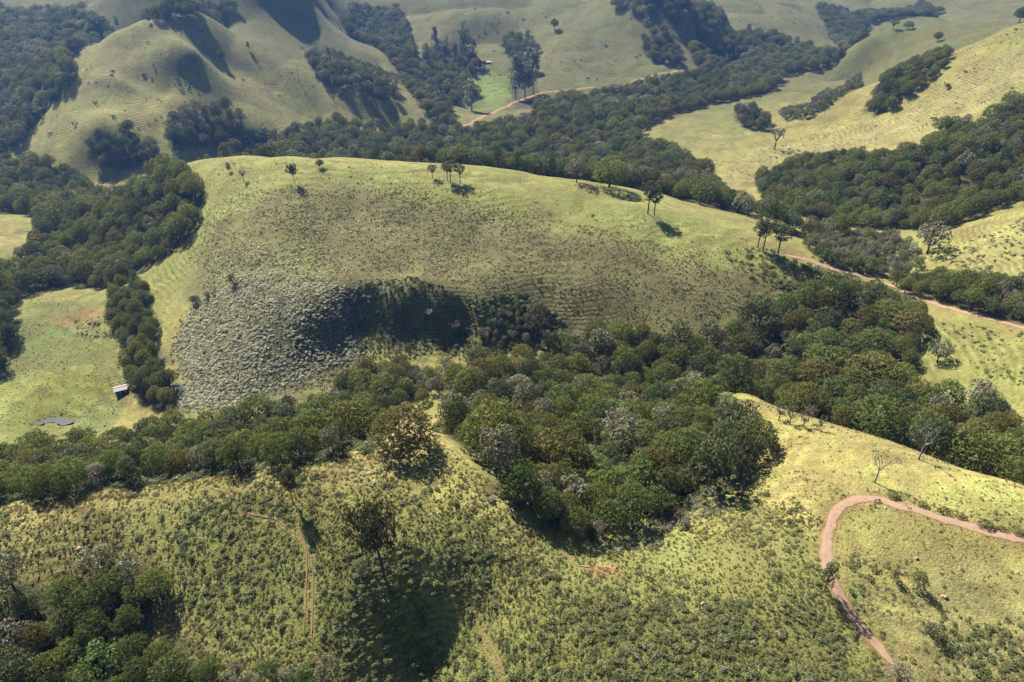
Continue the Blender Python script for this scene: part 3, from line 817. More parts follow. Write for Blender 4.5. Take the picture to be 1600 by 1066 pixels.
def shape_gum(seed):
    """height 1: tall pale-stemmed gum tree with a loose column of foliage"""
    r = np.random.default_rng(seed)
    puffs = []; W_ = [tube([(0, 0, -0.04), (0.005, 0, 0.3), (-0.005, 0.004, 0.65), (0, 0, 0.94)], [0.016, 0.012, 0.009, 0.004], 6)]
    for i in range(34):
        z = 0.28 + 0.68 * r.random(); q = 0.17 * math.sin(math.pi * min(1, (z - 0.16) / 0.86)) * (0.4 + 0.6 * r.random()); a = r.random() * 6.28
        p = (math.cos(a) * q, math.sin(a) * q, z); puffs.append((*p, 0.045 + 0.035 * r.random()))
        if i < 16: W_.append(tube([(0, 0, z - 0.06), p], [0.004, 0.002], 4))
    return puff_leaves(puffs, 9500, 0.03, r, 1.6, 1.0, -0.7, 0.9, 0.4), join(W_)
def shape_bare(seed, leafy=0.0, n=9, lean=(0, 0)):
    """height about 1: forking leafless tree, optionally with thin foliage"""
    r = np.random.default_rng(seed)
    W_ = []; tips = []
    f0 = np.array([lean[0] * 0.4, lean[1] * 0.4, 0.40])
    W_.append(limb((0, 0, -0.06), f0, 0.034, 0.024, r, 0.04))
    for i in range(n):
        a = i * 6.283 / n + r.random(); q = 0.18 + 0.26 * r.random(); z = 0.62 + 0.34 * r.random()
        if leafy > 1: q = 0.12 + 0.38 * math.sqrt(r.random()); z = 0.98 - 0.9 * q * q / 0.25 * 0.25 - 0.35 * r.random()
        p = np.array([math.cos(a) * q + lean[0], math.sin(a) * q + lean[1], z])
        W_.append(limb(f0, p, 0.015, 0.005, r, 0.16)); tips.append(p)
        for k in range(4):
            m = f0 + (p - f0) * (0.5 + 0.5 * r.random()); e = m + r.normal(size=3) * 0.09 + np.array([0, 0, 0.06])
            W_.append(limb(m, e, 0.006, 0.002, r, 0.1, 3)); tips.append(e)
    cr = None
    if leafy > 0:
        cr = puff_leaves([(*t, 0.05 + 0.06 * r.random()) for t in tips], 2600 * leafy, 0.032, r, 1.5, 0.8, -0.7, 0.9, 0.2)
    return cr, join(W_)
def shape_bush(seed, n=150, size=0.2, flat=0.75, low=-0.15, rnd=0.6):
    r = np.random.default_rng(seed)
    puffs = [(0.55 * r.normal() * 0.5, 0.55 * r.normal() * 0.5, 0.34 + 0.16 * r.random(), 0.38 + 0.2 * r.random()) for _ in range(7)]
    k = n / sum(p[3] ** 2 for p in puffs)
    return puff_leaves(puffs, k, size, r, 1.4, flat, low, 0.6, 0.6)
def shape_tuft(seed, n=26):
    r = np.random.default_rng(seed)
    a = r.random(n) * 6.28; q = 0.25 + 0.65 * r.random(n)
    tip = np.stack([np.cos(a) * q, np.sin(a) * q, 0.45 + 0.5 * r.random(n)], 1); root = np.stack([np.cos(a), np.sin(a), a * 0], 1) * 0.25 * r.random(n)[:, None]
    side = np.stack([-np.sin(a), np.cos(a), a * 0], 1) * 0.13
    mid = (root + tip) * 0.5 + np.array([0, 0, 0.18])
    V = np.stack([root - np.array([0, 0, 0.1]), mid + side, tip, mid - side], 1).reshape(-1, 3)
    return V, np.arange(4 * n).reshape(-1, 4)

PROTO_COL = bpy.data.collections.new('plant_shapes')
SPECIES = {}          # name -> list of (crown mesh, trunk mesh)
def add_species(name, shapes, leaf, bark):
    L = []
    for c, w in shapes:
        L.append((mesh_np(name + '_crown', c[0], c[1], [LEAF[leaf]]) if c is not None else None, mesh_np(name + '_trunk', w[0], w[1], [bark], smooth=True)))
    SPECIES[name] = L
add_species('olive', [shape_dome(31), shape_olive(2), shape_olive(3), shape_olive(4), shape_dome(32)], 'olive', MAT_BARK)
_dk = [shape_olive(s) for s in (5, 6)]
add_species('rust', [shape_dome(33), shape_dome(34), shape_olive(7)], 'rust', MAT_BARK)
add_species('dark', [*_dk, shape_round(9)], 'dark', MAT_BARK)
add_species('grey', [shape_round(s) for s in (10, 11, 12)], 'grey', MAT_BARK)
add_species('bright', [shape_layer(s) for s in (13, 14)], 'bright', MAT_BARK)
add_species('silver', [shape_silver(s) for s in (15, 16)], 'silver', MAT_PALEBARK)
add_species('araucaria', [shape_araucaria(17), shape_araucaria(18), shape_araucaria(19, True)], 'needle', MAT_BARK)
add_species('lowbush', [(shape_bush(80 + i, 520, 0.14), limb((0, 0, -0.1), (0.05, 0, 0.4), 0.06, 0.03, np.random.default_rng(i))) for i in range(3)], 'shrub', MAT_BARK)
add_species('gum', [shape_gum(s) for s in (20, 21)], 'gum', MAT_PALEBARK)
add_species('twiggy', [shape_bare(s, 0.8, 11) for s in (22, 23)], 'twig', MAT_BARK)
add_species('sparse', [shape_bare(24, 2.0, 15, (-0.16, 0.05))], 'sombre', MAT_BARK)
add_species('dead', [shape_bare(25, 0, 7), shape_bare(26, 0, 8, (0.22, 0))], 'twig', MAT_PALEBARK)
add_species('airy', [shape_bare(27, 0.5, 6)], 'grey', MAT_PALEBARK)

class Scatter:
    """many small plants nobody could count: one object, instances placed by geometry nodes"""
    def __init__(self, name, protos):
        self.name = name; self.P = []; self.R = []; self.Sc = []; self.I = []
        self.col = bpy.data.collections.new(name + '_shapes')
        self.n = len(protos)
        for i, me in enumerate(protos):
            self.col.objects.link(bpy.data.objects.new('%s_%02d' % (name, i), me))
    def add(self, xyz, scale, idx, rz=None, tilt=0.0, rand=rng):
        n = len(xyz)
        self.P.append(np.asarray(xyz)); self.Sc.append(np.asarray(scale) if np.ndim(scale) == 2 else np.repeat(np.asarray(scale)[:, None], 3, 1))
        rot = rand.normal(size=(n, 3)) * tilt; rot[:, 2] = rand.random(n) * 6.283 if rz is None else rz
        self.R.append(rot); self.I.append(np.asarray(idx))
    def build(self, label, cat):
        P = np.concatenate(self.P); n = len(P)
        me = bpy.data.meshes.new(self.name)
        me.vertices.add(n); me.vertices.foreach_set('co', P.astype(np.float32).ravel())
        for nm, typ, key, arr in (('rot', 'FLOAT_VECTOR', 'vector', np.concatenate(self.R)), ('scl', 'FLOAT_VECTOR', 'vector', np.concatenate(self.Sc)), ('idx', 'INT', 'value', np.concatenate(self.I))):
            a = me.attributes.new(nm, typ, 'POINT'); a.data.foreach_set(key, (arr.astype(np.int32) if typ == 'INT' else arr.astype(np.float32)).ravel())
        o = mobj(self.name, me); tag(o, label, cat, kind='stuff')
        ng = bpy.data.node_groups.new(self.name, 'GeometryNodeTree')
        ng.interface.new_socket('Geometry', in_out='INPUT', socket_type='NodeSocketGeometry'); ng.interface.new_socket('Geometry', in_out='OUTPUT', socket_type='NodeSocketGeometry')
        gi = ng.nodes.new('NodeGroupInput'); go = ng.nodes.new('NodeGroupOutput')
        ip = ng.nodes.new('GeometryNodeInstanceOnPoints'); ci = ng.nodes.new('GeometryNodeCollectionInfo')
        ci.inputs['Collection'].default_value = self.col; ci.inputs['Separate Children'].default_value = True; ci.inputs['Reset Children'].default_value = True
        def na(nm, dt):
            q = ng.nodes.new('GeometryNodeInputNamedAttribute'); q.data_type = dt; q.inputs['Name'].default_value = nm
            return q.outputs['Attribute']
        ng.links.new(gi.outputs[0], ip.inputs['Points']); ng.links.new(ci.outputs[0], ip.inputs['Instance'])
        ip.inputs['Pick Instance'].default_value = True
        ng.links.new(na('idx', 'INT'), ip.inputs['Instance Index']); ng.links.new(na('rot', 'FLOAT_VECTOR'), ip.inputs['Rotation']); ng.links.new(na('scl', 'FLOAT_VECTOR'), ip.inputs['Scale'])
        ng.links.new(ip.outputs[0], go.inputs[0])
        o.modifiers.new('scatter', 'NODES').node_group = ng
        return o
def joined(pairs):
    out = []
    for c, t in pairs:
        def arr(me):
            v = np.empty(len(me.vertices) * 3, np.float32); me.vertices.foreach_get('co', v); f = np.empty(len(me.loops), np.int32); me.loops.foreach_get('vertex_index', f)
            return v.reshape(-1, 3), f.reshape(-1, 4)
        vc, fc = arr(c); vt, ft = arr(t)
        V, F = join([(vc, fc), (vt, ft)])
        out.append(mesh_np(c.name, V, F, [c.materials[0], t.materials[0]], mat_idx=np.r_[np.zeros(len(fc)), np.ones(len(ft))]))
    return out

# ------------------------------------------------------------------ forest trees: where each one stands
MIXES = {
 'valley': dict(olive=.44, rust=.06, dark=.26, grey=.17, bright=.05, silver=.02),
 'near': dict(olive=.56, rust=.09, dark=.16, grey=.11, bright=.07, silver=.01),
 'belt': dict(olive=.55, rust=.08, dark=.22, grey=.11, bright=.03, silver=.01),
 'gully': dict(olive=.50, rust=.09, dark=.13, grey=.16, bright=.11, silver=.01),
 'shady': dict(olive=.2, rust=.04, dark=.48, grey=.22, bright=.02, silver=.04),
 'gum': dict(gum=.75, dark=.25),
 'scrub': dict(olive=.2, grey=.4, bright=.2, silver=.1, dark=.1),
}
PATCH = {  # mix, crown radius range, words for the place
 'belt': ('belt', 4.0, 9.6, 'forest below white shrubs'), 'gully': ('gully', 3.6, 8.6, 'forest between near spurs'), 'ravine': ('near', 4.0, 9.6, 'forest behind right spur'),
 'gap_scrub': ('scrub', 3.0, 5.5, 'scrub between the two forests'), 'streamside': ('near', 3.2, 5.0, 'grove beside hut'), 'hollow': ('belt', 4.0, 9.0, 'wood left of main hill'), 'meadow_edge': ('shady', 4.5, 7.0, 'wood at meadow edge'),
 'valley': ('valley', 4.8, 10.5, 'forest behind main ridge'), 'left_clump': ('shady', 5, 8, 'clump below left hill'), 'low_clump': ('shady', 4.5, 7.5, 'clump at left hill foot'),
 'shady_wood': ('shady', 6, 9, 'shaded wood left of hill'), 'far_left_wood': ('valley', 7, 11, 'wood behind left hill'), 'crest_wood': ('shady', 5, 8, 'wood on left hill crest'), 'flank_wood': ('shady', 6, 9, 'wood on left hill flank'),
 'draw': ('shady', 6.5, 10, 'wood in far draw'), 'house_grove': ('valley', 5, 9, 'grove by farmhouse'), 'round_grove': ('shady', 6, 9, 'round grove above road'), 'gum_row': ('gum', 18, 30, ''),
 'far_draw': ('shady', 6, 9, 'scrub in far dark hollow'), 'far_wood': ('valley', 8, 12, 'wood on far ridge'), 'far_valley_wood': ('valley', 8, 12, 'wood in far valley'), 'far_slope_wood': ('valley', 7, 11, 'wood at far slope foot'),
 'hill_clump': ('gully', 3.5, 6.0, 'thicket on right hill'), 'hill_hedge': ('scrub', 2.5, 4.5, 'hedge below hill crest'), 'pasture_clump': ('shady', 5, 7, 'clump in right pasture'),
 'slope_wood': ('near', 3.8, 8.4, 'wood on right slope'), 'roadside_wood': ('near', 3.6, 5.8, 'trees behind valley road'), 'saddle_scrub': ('scrub', 2.6, 4.4, 'scrub in saddle'),
 'corner_wood': ('belt', 3.2, 5.2, 'wood in lower left corner'), 'bottom_scrub': ('scrub', 2.0, 3.4, 'scrub at bottom edge'), 'dip_thicket': ('scrub', 1.6, 3.0, 'thicket in hill dip'),
}
RESERVED = []   # (x, y, radius) kept free for trees placed one by one
TREES = []      # x, y, r, species, patch
def fill_forests():
    r = np.random.default_rng(5)
    cell = 12.0; grid = {}
    for (x, y, q) in RESERVED:
        grid.setdefault((int(x // cell), int(y // cell)), []).append((x, y, q))
    for key, poly in FOREST.items():
        mix, r0, r1, words = PATCH[key]
        if key == 'gum_row': continue
        names = list(MIXES[mix]); pr = np.array([MIXES[mix][k] for k in names]); pr /= pr.sum()
        x0, y0 = poly.min(0); x1, y1 = poly.max(0)
        area = (x1 - x0) * (y1 - y0)
        n = int(area / (r0 * r0) * 2.2)
        X = x0 + (x1 - x0) * r.random(n); Y = y0 + (y1 - y0) * r.random(n)
        m = inside(poly, X + 5 * fbm(X / 12, Y / 12, 5), Y + 5 * fbm(X / 12, Y / 12, 9)); X = X[m]; Y = Y[m]
        Rr = r0 + (r1 - r0) * r.random(len(X)) ** 1.3
        cl = vnoise(X / 22, Y / 22, 41) ; sp = r.random(len(X))
        if key == 'belt':      # only small trees stand right on the brow
            Rr = np.where(dist_line(spline(wpoly([p[:2] for p in BROWS]), 2.0), X, Y, 20) < 15, np.minimum(Rr, 3.2 + 1.6 * r.random(len(X))), Rr)
        cum = np.cumsum(pr)
        for x, y, q, c, s in zip(X, Y, Rr, cl, sp):
            gx, gy = int(x // cell), int(y // cell); ok = True
            for i in (-1, 0, 1):
                for j in (-1, 0, 1):
                    for (a, b, w) in grid.get((gx + i, gy + j), ()):
                        if (a - x) ** 2 + (b - y) ** 2 < (0.56 * (q + w)) ** 2: ok = False; break
                    if not ok: break
                if not ok: break
            if not ok: continue
            grid.setdefault((gx, gy), []).append((x, y, q))
            k = names[int(np.searchsorted(cum, (0.65 * s + 0.35 * np.clip((c - 0.2) / 0.6, 0, 0.999))))]
            TREES.append((x, y, q, k, key))

# ------------------------------------------------------------------ trees placed one by one
ORD = 'first second third fourth fifth sixth seventh eighth ninth tenth eleventh twelfth thirteenth fourteenth fifteenth sixteenth seventeenth eighteenth nineteenth twentieth'.split()
def ordinal(n):
    if n <= 20: return ORD[n - 1]
    t = {2: 'twenty', 3: 'thirty', 4: 'forty', 5: 'fifty', 6: 'sixty', 7: 'seventy', 8: 'eighty', 9: 'ninety'}[min(n // 10, 9)]
    if n % 10 == 0: return t[:-1] + 'ieth'
    return t + '-' + ORD[n % 10 - 1]
TALL = {'araucaria': 0.36, 'gum': 0.2, 'twiggy': 0.5, 'sparse': 0.5, 'dead': 0.5, 'airy': 0.5}
_cnt = [0]
def make_tree(name, species, variant, base, sx, sz, rz, label, cat, group=None):
    c, t = SPECIES[species][variant % len(SPECIES[species])]
    e = empty(name, base, rz, (sx, sx, sz))
    mobj('trunk', t, e)
    if c is not None: mobj('crown', c, e)
    tag(e, label, cat, group)
    return e
def feature(species, variant, px, py, w, h, label, cat='tree', name=None, group=None, rz=None, up=0.0, behind=0.0):
    b = at1(px, py, up)
    if behind:
        k = 1 + behind / math.hypot(b.x, b.y); b = Vector((b.x * k, b.y * k, float(ground(b.x * k, b.y * k))))
    d = depth_of(b); s = d / FPX
    ca = math.cos(math.atan2(CAM_Z - b.z, math.hypot(b.x, b.y))); sa = math.sqrt(1 - ca * ca)
    if species in TALL:
        sz = h * s / ca; sx = w * s / (2 * TALL[species])
    else:
        sx = w * s / 2; sz = max((h * s - 0.6 * sx * sa) / ca, 0.9 * sx) / 1.6
    _cnt[0] += 1
    RESERVED.append((b.x, b.y, (w * s / 2) * 0.8))
    return make_tree(name or 'tree', species, variant, b, sx, sz, (_cnt[0] * 2.399) % 6.283 if rz is None else rz, label, cat, group)

feature('sparse', 0, 602, 908, 76, 114, 'lone leaning tree with thin olive crown on the near slope', name='leaning_tree', rz=0.0)
feature('rust', 1, 632, 694, 96, 70, 'lone rust-olive domed tree on the grassy crest with round shadow', name='domed_tree')
feature('dead', 0, 1435, 718, 42, 62, 'bare pale tree on the right spur, nearer of two at the forest edge', name='bare_tree')
feature('dead', 1, 1474, 710, 46, 50, 'bare white tree leaning right beside the forest behind the right spur', name='bare_tree', rz=0.2)
feature('airy', 0, 1366, 754, 40, 50, 'small airy tree with separate leaf clumps above the hairpin road', name='airy_tree')
feature('dark', 2, 1288, 922, 40, 50, 'dark round bushy tree on the left bank of the hairpin road', name='bushy_tree')
G_AR = 'araucarias on the main ridge'
feature('araucaria', 0, 1012, 334, 30, 45, 'taller dark araucaria of the pair midway along the main ridge', name='araucaria', group=G_AR)
feature('araucaria', 1, 1022, 336, 24, 37, 'shorter dark araucaria of the pair midway along the main ridge', name='araucaria', group=G_AR)
feature('araucaria', 1, 1184, 387, 25, 38, 'leftmost of three araucarias on the right end of the main ridge', name='araucaria', group=G_AR)
feature('araucaria', 0, 1192, 391, 30, 46, 'middle of three araucarias on the right end of the main ridge', name='araucaria', group=G_AR)
feature('araucaria', 1, 1215, 398, 36, 45, 'rightmost of three araucarias on the right end of the main ridge', name='araucaria', group=G_AR)
feature('araucaria', 1, 676, 279, 17, 20, 'bushy dark tree leftmost in the ridge row casting blue shadow', name='araucaria', group=G_AR)
feature('araucaria', 0, 699, 283, 20, 28, 'second tall tree in the row of four on the ridge crest', name='araucaria', group=G_AR)
feature('araucaria', 0, 704, 284, 22, 30, 'third tall tree in the row of four on the ridge crest', name='araucaria', group=G_AR)
feature('araucaria', 1, 719, 285, 20, 26, 'rightmost tall tree in the row of four on the ridge crest', name='araucaria', group=G_AR)
feature('sparse', 0, 461, 287, 16, 34, 'thin leaning tree on the bright left end of the main ridge', name='leaning_tree', rz=0.0)
feature('olive', 1, 500, 263, 15, 15, 'small round tree near the top of the main ridge', name='round_tree')
feature('dark', 2, 358, 270, 12, 16, 'small dark upright tree on the left shoulder of the main ridge', name='upright_tree')
feature('twiggy', 0, 381, 283, 14, 18, 'pale twiggy tree below the left shoulder of the main ridge', name='twiggy_tree')
feature('grey', 0, 1448, 396, 64, 54, 'big spreading grey tree casting shadow on the right slope', name='spreading_tree')
feature('twiggy', 1, 1210, 234, 30, 32, 'leafless grey tree standing alone at the foot of the right hill', name='leafless_tree')
feature('olive', 2, 1391, 173, 22, 22, 'single round tree below the thicket on the right hill', name='round_tree')
feature('dark', 0, 1479, 140, 10, 10, 'tiny dark tree alone on the bright right hill', name='small_tree')
feature('grey', 1, 1160, 188, 22, 26, 'pale grey tree at the left of the pasture clump', name='grey_tree')
feature('araucaria', 0, 1395, 47, 16, 14, 'left umbrella tree on the crest of the far dark hill', name='umbrella_tree')
feature('olive', 0, 1418, 46, 16, 13, 'right umbrella tree on the crest of the far dark hill', name='umbrella_tree')
feature('dark', 1, 1592, 36, 24, 24, 'dark tree on the hill crest at the upper right corner', name='crest_tree')
feature('dark', 1, 1463, 66, 16, 16, 'dark tree poking over the right hill crest', name='crest_tree')
feature('dead', 0, 1577, 500, 14, 52, 'tall pale dead snag beside the valley road', name='dead_snag', rz=1.2)
feature('sparse', 0, 457, 782, 26, 50, 'small thin dark tree on the near left slope crest', name='thin_tree', rz=2.8)
feature('grey', 2, 838, 534, 44, 66, 'grey bushy tree in the dip of the main hill', name='bushy_tree')
feature('twiggy', 1, 713, 526, 20, 22, 'small pinkish bare tree at the edge of the shaded hollow', name='bare_tree')
feature('silver', 0, 668, 494, 20, 16, 'pale leafy tree inside the shaded hollow of the main hill', name='pale_tree')
feature('silver', 1, 603, 462, 26, 18, 'pale shrub-like tree on the upper rim of the shaded hollow', name='pale_tree')
feature('dark', 2, 364, 444, 20, 18, 'dark round bush-like tree above the white shrub slope', name='bushy_tree')
feature('dark', 1, 305, 474, 18, 14, 'low dark bush-like tree left of the white shrub slope', name='bushy_tree')
feature('grey', 1, 323, 464, 14, 10, 'small pale grey bush-like tree above the white shrub slope', name='bushy_tree')
feature('silver', 0, 262, 98, 13, 17, 'pale lit tree inside the shaded bowl of the left hill', name='pale_tree')
feature('twiggy', 0, 1281, 673, 16, 22, 'small round twiggy tree rightmost on the right spur crest', name='twiggy_tree')
for i, (px, py, w) in enumerate([(1216, 657, 28), (1233, 664, 26), (1255, 668, 26), (1262, 660, 22)]):
    feature('twiggy', i, px, py, w, 24, ORD[i].capitalize() + ' from left of the brownish leafless bushes on the right spur', name='leafless_bush', group='leafless bushes on the right spur')
for i, (px, py, w, h) in enumerate([(668, 112, 16, 42), (682, 104, 16, 56), (699, 100, 15, 40), (712, 104, 14, 34), (727, 96, 24, 58), (741, 94, 14, 30)]):
    feature('gum', i, px, py, w, h, ORD[i] + ' from left in the row of tall gum trees behind the farmhouse', name='gum_tree', group='gum trees behind the farmhouse')
feature('gum', 0, 737, 173, 30, 46, 'tall gum tree standing alone left of the far road', name='gum_tree')
for i, (px, py, w, h) in enumerate([(806, 156, 26, 64), (820, 155, 30, 62), (833, 148, 24, 60), (812, 128, 24, 44), (827, 118, 22, 40)]):
    feature('gum', i + 1, px, py, w, h, ('leftmost', 'second from left', 'rightmost', 'rear left', 'rear right')[i] + ' of five dense gum trees above the bright far road', name='gum_tree', group='gum trees above the far road')
for i, (px, py, w, h) in enumerate([(120, 84, 9, 16), (160, 52, 20, 24), (168, 49, 18, 22), (262, 24, 16, 22), (272, 22, 20, 26), (284, 22, 22, 28), (297, 21, 18, 24), (330, 24, 14, 20), (185, 45, 12, 18)]):
    feature('araucaria', i, px, py, w, h, ORD[i] + ' nearest the sun-lit left end among araucarias on the left hill crest', name='araucaria', group='araucarias on the left hill crest')
feature('dark', 0, 233, 36, 6, 10, 'tiny dark tree below the crest of the left hill', name='small_tree')
feature('olive', 0, 950, 316, 54, 52, 'big pale green rounded tree just behind the main ridge', name='rounded_tree', behind=26)
feature('grey', 0, 900, 309, 40, 42, 'pale grey rounded tree just behind the main ridge', name='rounded_tree', behind=24)
feature('olive', 4, 776, 712, 110, 104, 'largest olive domed tree at the left edge of the gully forest', name='domed_tree', up=2)
feature('rust', 0, 872, 738, 104, 92, 'broad yellow-olive domed tree in the middle of the gully forest', name='domed_tree', up=4)
feature('bright', 0, 940, 782, 74, 74, 'bright green layered tree at the front of the gully forest', name='layered_tree', up=2)
feature('bright', 1, 962, 645, 66, 56, 'bright yellow-green tree at the centre of the gully forest', name='layered_tree', up=8)
feature('grey', 1, 848, 778, 56, 52, 'grey rounded tree at the near tip of the gully forest', name='grey_tree', up=1)
feature('grey', 2, 1085, 615, 76, 52, 'broad purplish grey tree at the tip of the right spur', name='grey_tree', up=6)
feature('rust', 0, 990, 620, 66, 46, 'rust-orange domed tree in the back of the gully forest', name='domed_tree', up=8)
feature('silver', 0, 876, 690, 20, 20, 'small white-leaved tree in the middle of the gully forest', name='pale_tree', up=9)
feature('rust', 1, 1365, 590, 92, 64, 'broad rust-brown domed tree in the ravine forest', name='domed_tree', up=6)
feature('olive', 0, 1300, 575, 72, 58, 'olive domed tree left of the rust-brown one in the ravine', name='domed_tree', up=6)
feature('grey', 1, 1465, 560, 42, 40, 'pale grey tree standing in the shaded side of the ravine', name='grey_tree', up=2)
feature('silver', 1, 205, 905, 60, 60, 'pale green clumped tree in the lower left wood, nearer the slope', name='clumped_tree', up=2)
feature('grey', 0, 155, 890, 66, 62, 'grey-green tree at the top of the lower left wood', name='clumped_tree', up=3)
feature('bright', 1, 160, 1040, 84, 70, 'pale green clumped tree at the bottom left edge', name='clumped_tree', up=4)

def palm(px, py, h_px):
    b = at1(px, py); d = depth_of(b); H = h_px * d / FPX / 0.8
    r = np.random.default_rng(3)
    e = empty('palm_tree', b, 0.4, H)
    W_ = tube([(0, 0, -0.1), (0.03, 0, 0.3), (0.0, 0.02, 0.6)], [0.045, 0.034, 0.03], 7)
    mobj('trunk', mesh_np('palm_trunk', *W_, [MAT_BARK], smooth=True), e)
    for k in range(13):
        a = k * 2.4; el = 0.2 + 0.8 * r.random()
        L = []; n = 9
        for i in range(n):
            t = i / (n - 1)
            q = 0.5 * t; z = 0.6 + 0.28 * el * math.sin(t * 2.2) - 0.22 * t * t
            L.append((math.cos(a) * q, math.sin(a) * q, z))
        L = np.array(L); side = np.array([-math.sin(a), math.cos(a), 0])
        w = 0.09 * np.sin(np.linspace(0.25, math.pi, n))[:, None]
        V = np.stack([L - side * w - np.array([0, 0, .03]), L, L + side * w - np.array([0, 0, .03])], 1).reshape(-1, 3)
        i = np.arange(n - 1)[:, None] * 3 + np.arange(2)[None]
        mobj('frond', mesh_np('palm_frond', V, np.stack([i, i + 1, i + 4, i + 3], -1).reshape(-1, 4), [LEAF['straw'] if k % 4 == 0 else LEAF['bright']]), e)
    tag(e, 'small palm with yellowish fronds at the tip of the right spur', 'palm')
palm(1133, 640, 30)


# ------------------------------------------------------------------ bushes along the hairpin road and on the spur
for i, (px, py, w, h) in enumerate([(1394, 777, 26, 18), (1440, 790, 22, 14), (1470, 800, 26, 16), (1500, 809, 22, 13), (1536, 822, 34, 20), (1561, 828, 20, 13), (1590, 834, 28, 18)]):
    e = feature('lowbush', i, px, py, w, h, ORD[i] + ' bush from left along the upper bank of the hairpin road', 'bush', 'roadside_bush', 'bushes on the hairpin road bank', rz=R(-24))
    e.scale = (e.scale[0] * 1.25, e.scale[1] * 0.6, e.scale[0] * (0.7 + 0.1 * (i % 3)))
feature('dark', 2, 1432, 921, 34, 32, 'dark bush casting a long shadow on the slope right of the hairpin', 'bush', 'dark_bush')
feature('dark', 2, 1396, 906, 22, 20, 'smaller dark bush left of the one with the long shadow', 'bush', 'dark_bush')
feature('grey', 0, 1453, 994, 26, 26, 'round grey bush on the slope below the hairpin road', 'bush', 'round_bush')
feature('grey', 1, 1402, 1062, 46, 30, 'grey bush at the lower end of the hairpin road', 'bush', 'round_bush')
feature('twiggy', 0, 932, 846, 30, 30, 'low grey leafless bush at the mouth of the gully forest', 'bush', 'leafless_bush')
feature('twiggy', 1, 1062, 818, 22, 22, 'low brown leafless bush right of the gully forest mouth', 'bush', 'leafless_bush')
feature('grey', 2, 568, 905, 30, 34, 'grey-green bush beside the leaning lone tree', 'bush', 'round_bush')
feature('dark', 0, 240, 105, 3, 4, 'tiny dark bush in the shaded bowl of left hill', 'bush', 'small_bush')
feature('dark', 1, 347, 96, 13, 18, 'dark tree on the right shoulder of the left hill', name='small_tree')
feature('dark', 2, 389, 78, 9, 12, 'small dark tree higher on the right shoulder of left hill', name='small_tree')
feature('dark', 0, 866, 47, 15, 17, 'lone dark round tree on the far grass hill', name='round_tree')
feature('silver', 0, 530, 131, 16, 11, 'pale round bush where the left hill spur meets the wood', 'bush', 'pale_bush')

# ------------------------------------------------------------------ buildings and small things
MAT_WALL = plain_mat('limewashed_wall', (0.62, 0.55, 0.50), (0.74, 0.68, 0.63), 2, 0.9, 0.2)
MAT_ROOF = plain_mat('weathered_sheet_roof', (0.62, 0.55, 0.55), (0.74, 0.69, 0.69), 1.2, 0.55, 0.4)
MAT_BLUE = plain_mat('blue_grey_roof', (0.34, 0.42, 0.55), (0.46, 0.54, 0.66), 1.2, 0.5, 0.4)
MAT_WHITE = plain_mat('white_paint', (0.78, 0.78, 0.76), (0.86, 0.86, 0.84), 2, 0.6, 0.3)
MAT_TILE = plain_mat('clay_tiles', (0.26, 0.13, 0.09), (0.36, 0.19, 0.13), 3, 0.85, 0.2)
MAT_DOOR = plain_mat('dark_door_wood', (0.06, 0.05, 0.045), (0.10, 0.08, 0.06), 5, 0.7, 0.2)
MAT_BLACK = plain_mat('black_rubber', (0.02, 0.02, 0.02), (0.035, 0.035, 0.035), 5, 0.6, 0.3)
MAT_METAL = plain_mat('dull_metal', (0.25, 0.25, 0.26), (0.4, 0.4, 0.4), 8, 0.4, 0.5, 0.8)
MAT_RED = plain_mat('dark_red_paint', (0.16, 0.02, 0.02), (0.22, 0.03, 0.03), 4, 0.35, 0.5)
MAT_POST = plain_mat('grey_timber', (0.20, 0.18, 0.16), (0.30, 0.27, 0.24), 5, 0.85, 0.2)
MAT_MOUND = plain_mat('pink_earth', (0.50, 0.27, 0.21), (0.60, 0.36, 0.29), 3, 0.95, 0.1, bump=0.5)
MAT_SACK = plain_mat('white_sacking', (0.75, 0.75, 0.74), (0.85, 0.85, 0.84), 6, 0.8, 0.2)
def box(sx, sy, sz, c=(0, 0, 0)):
    x, y, z = sx / 2, sy / 2, sz / 2
    V = np.array([(-x, -y, -z), (x, -y, -z), (x, y, -z), (-x, y, -z), (-x, -y, z), (x, -y, z), (x, y, z), (-x, y, z)]) + np.array(c)
    F = np.array([(0, 3, 2, 1), (4, 5, 6, 7), (0, 1, 5, 4), (1, 2, 6, 5), (2, 3, 7, 6), (3, 0, 4, 7)])
    return V, F
def part(name, geo, mat, parent, smooth=False):
    return mobj(name, mesh_np(name, geo[0], geo[1], [mat], smooth), parent)
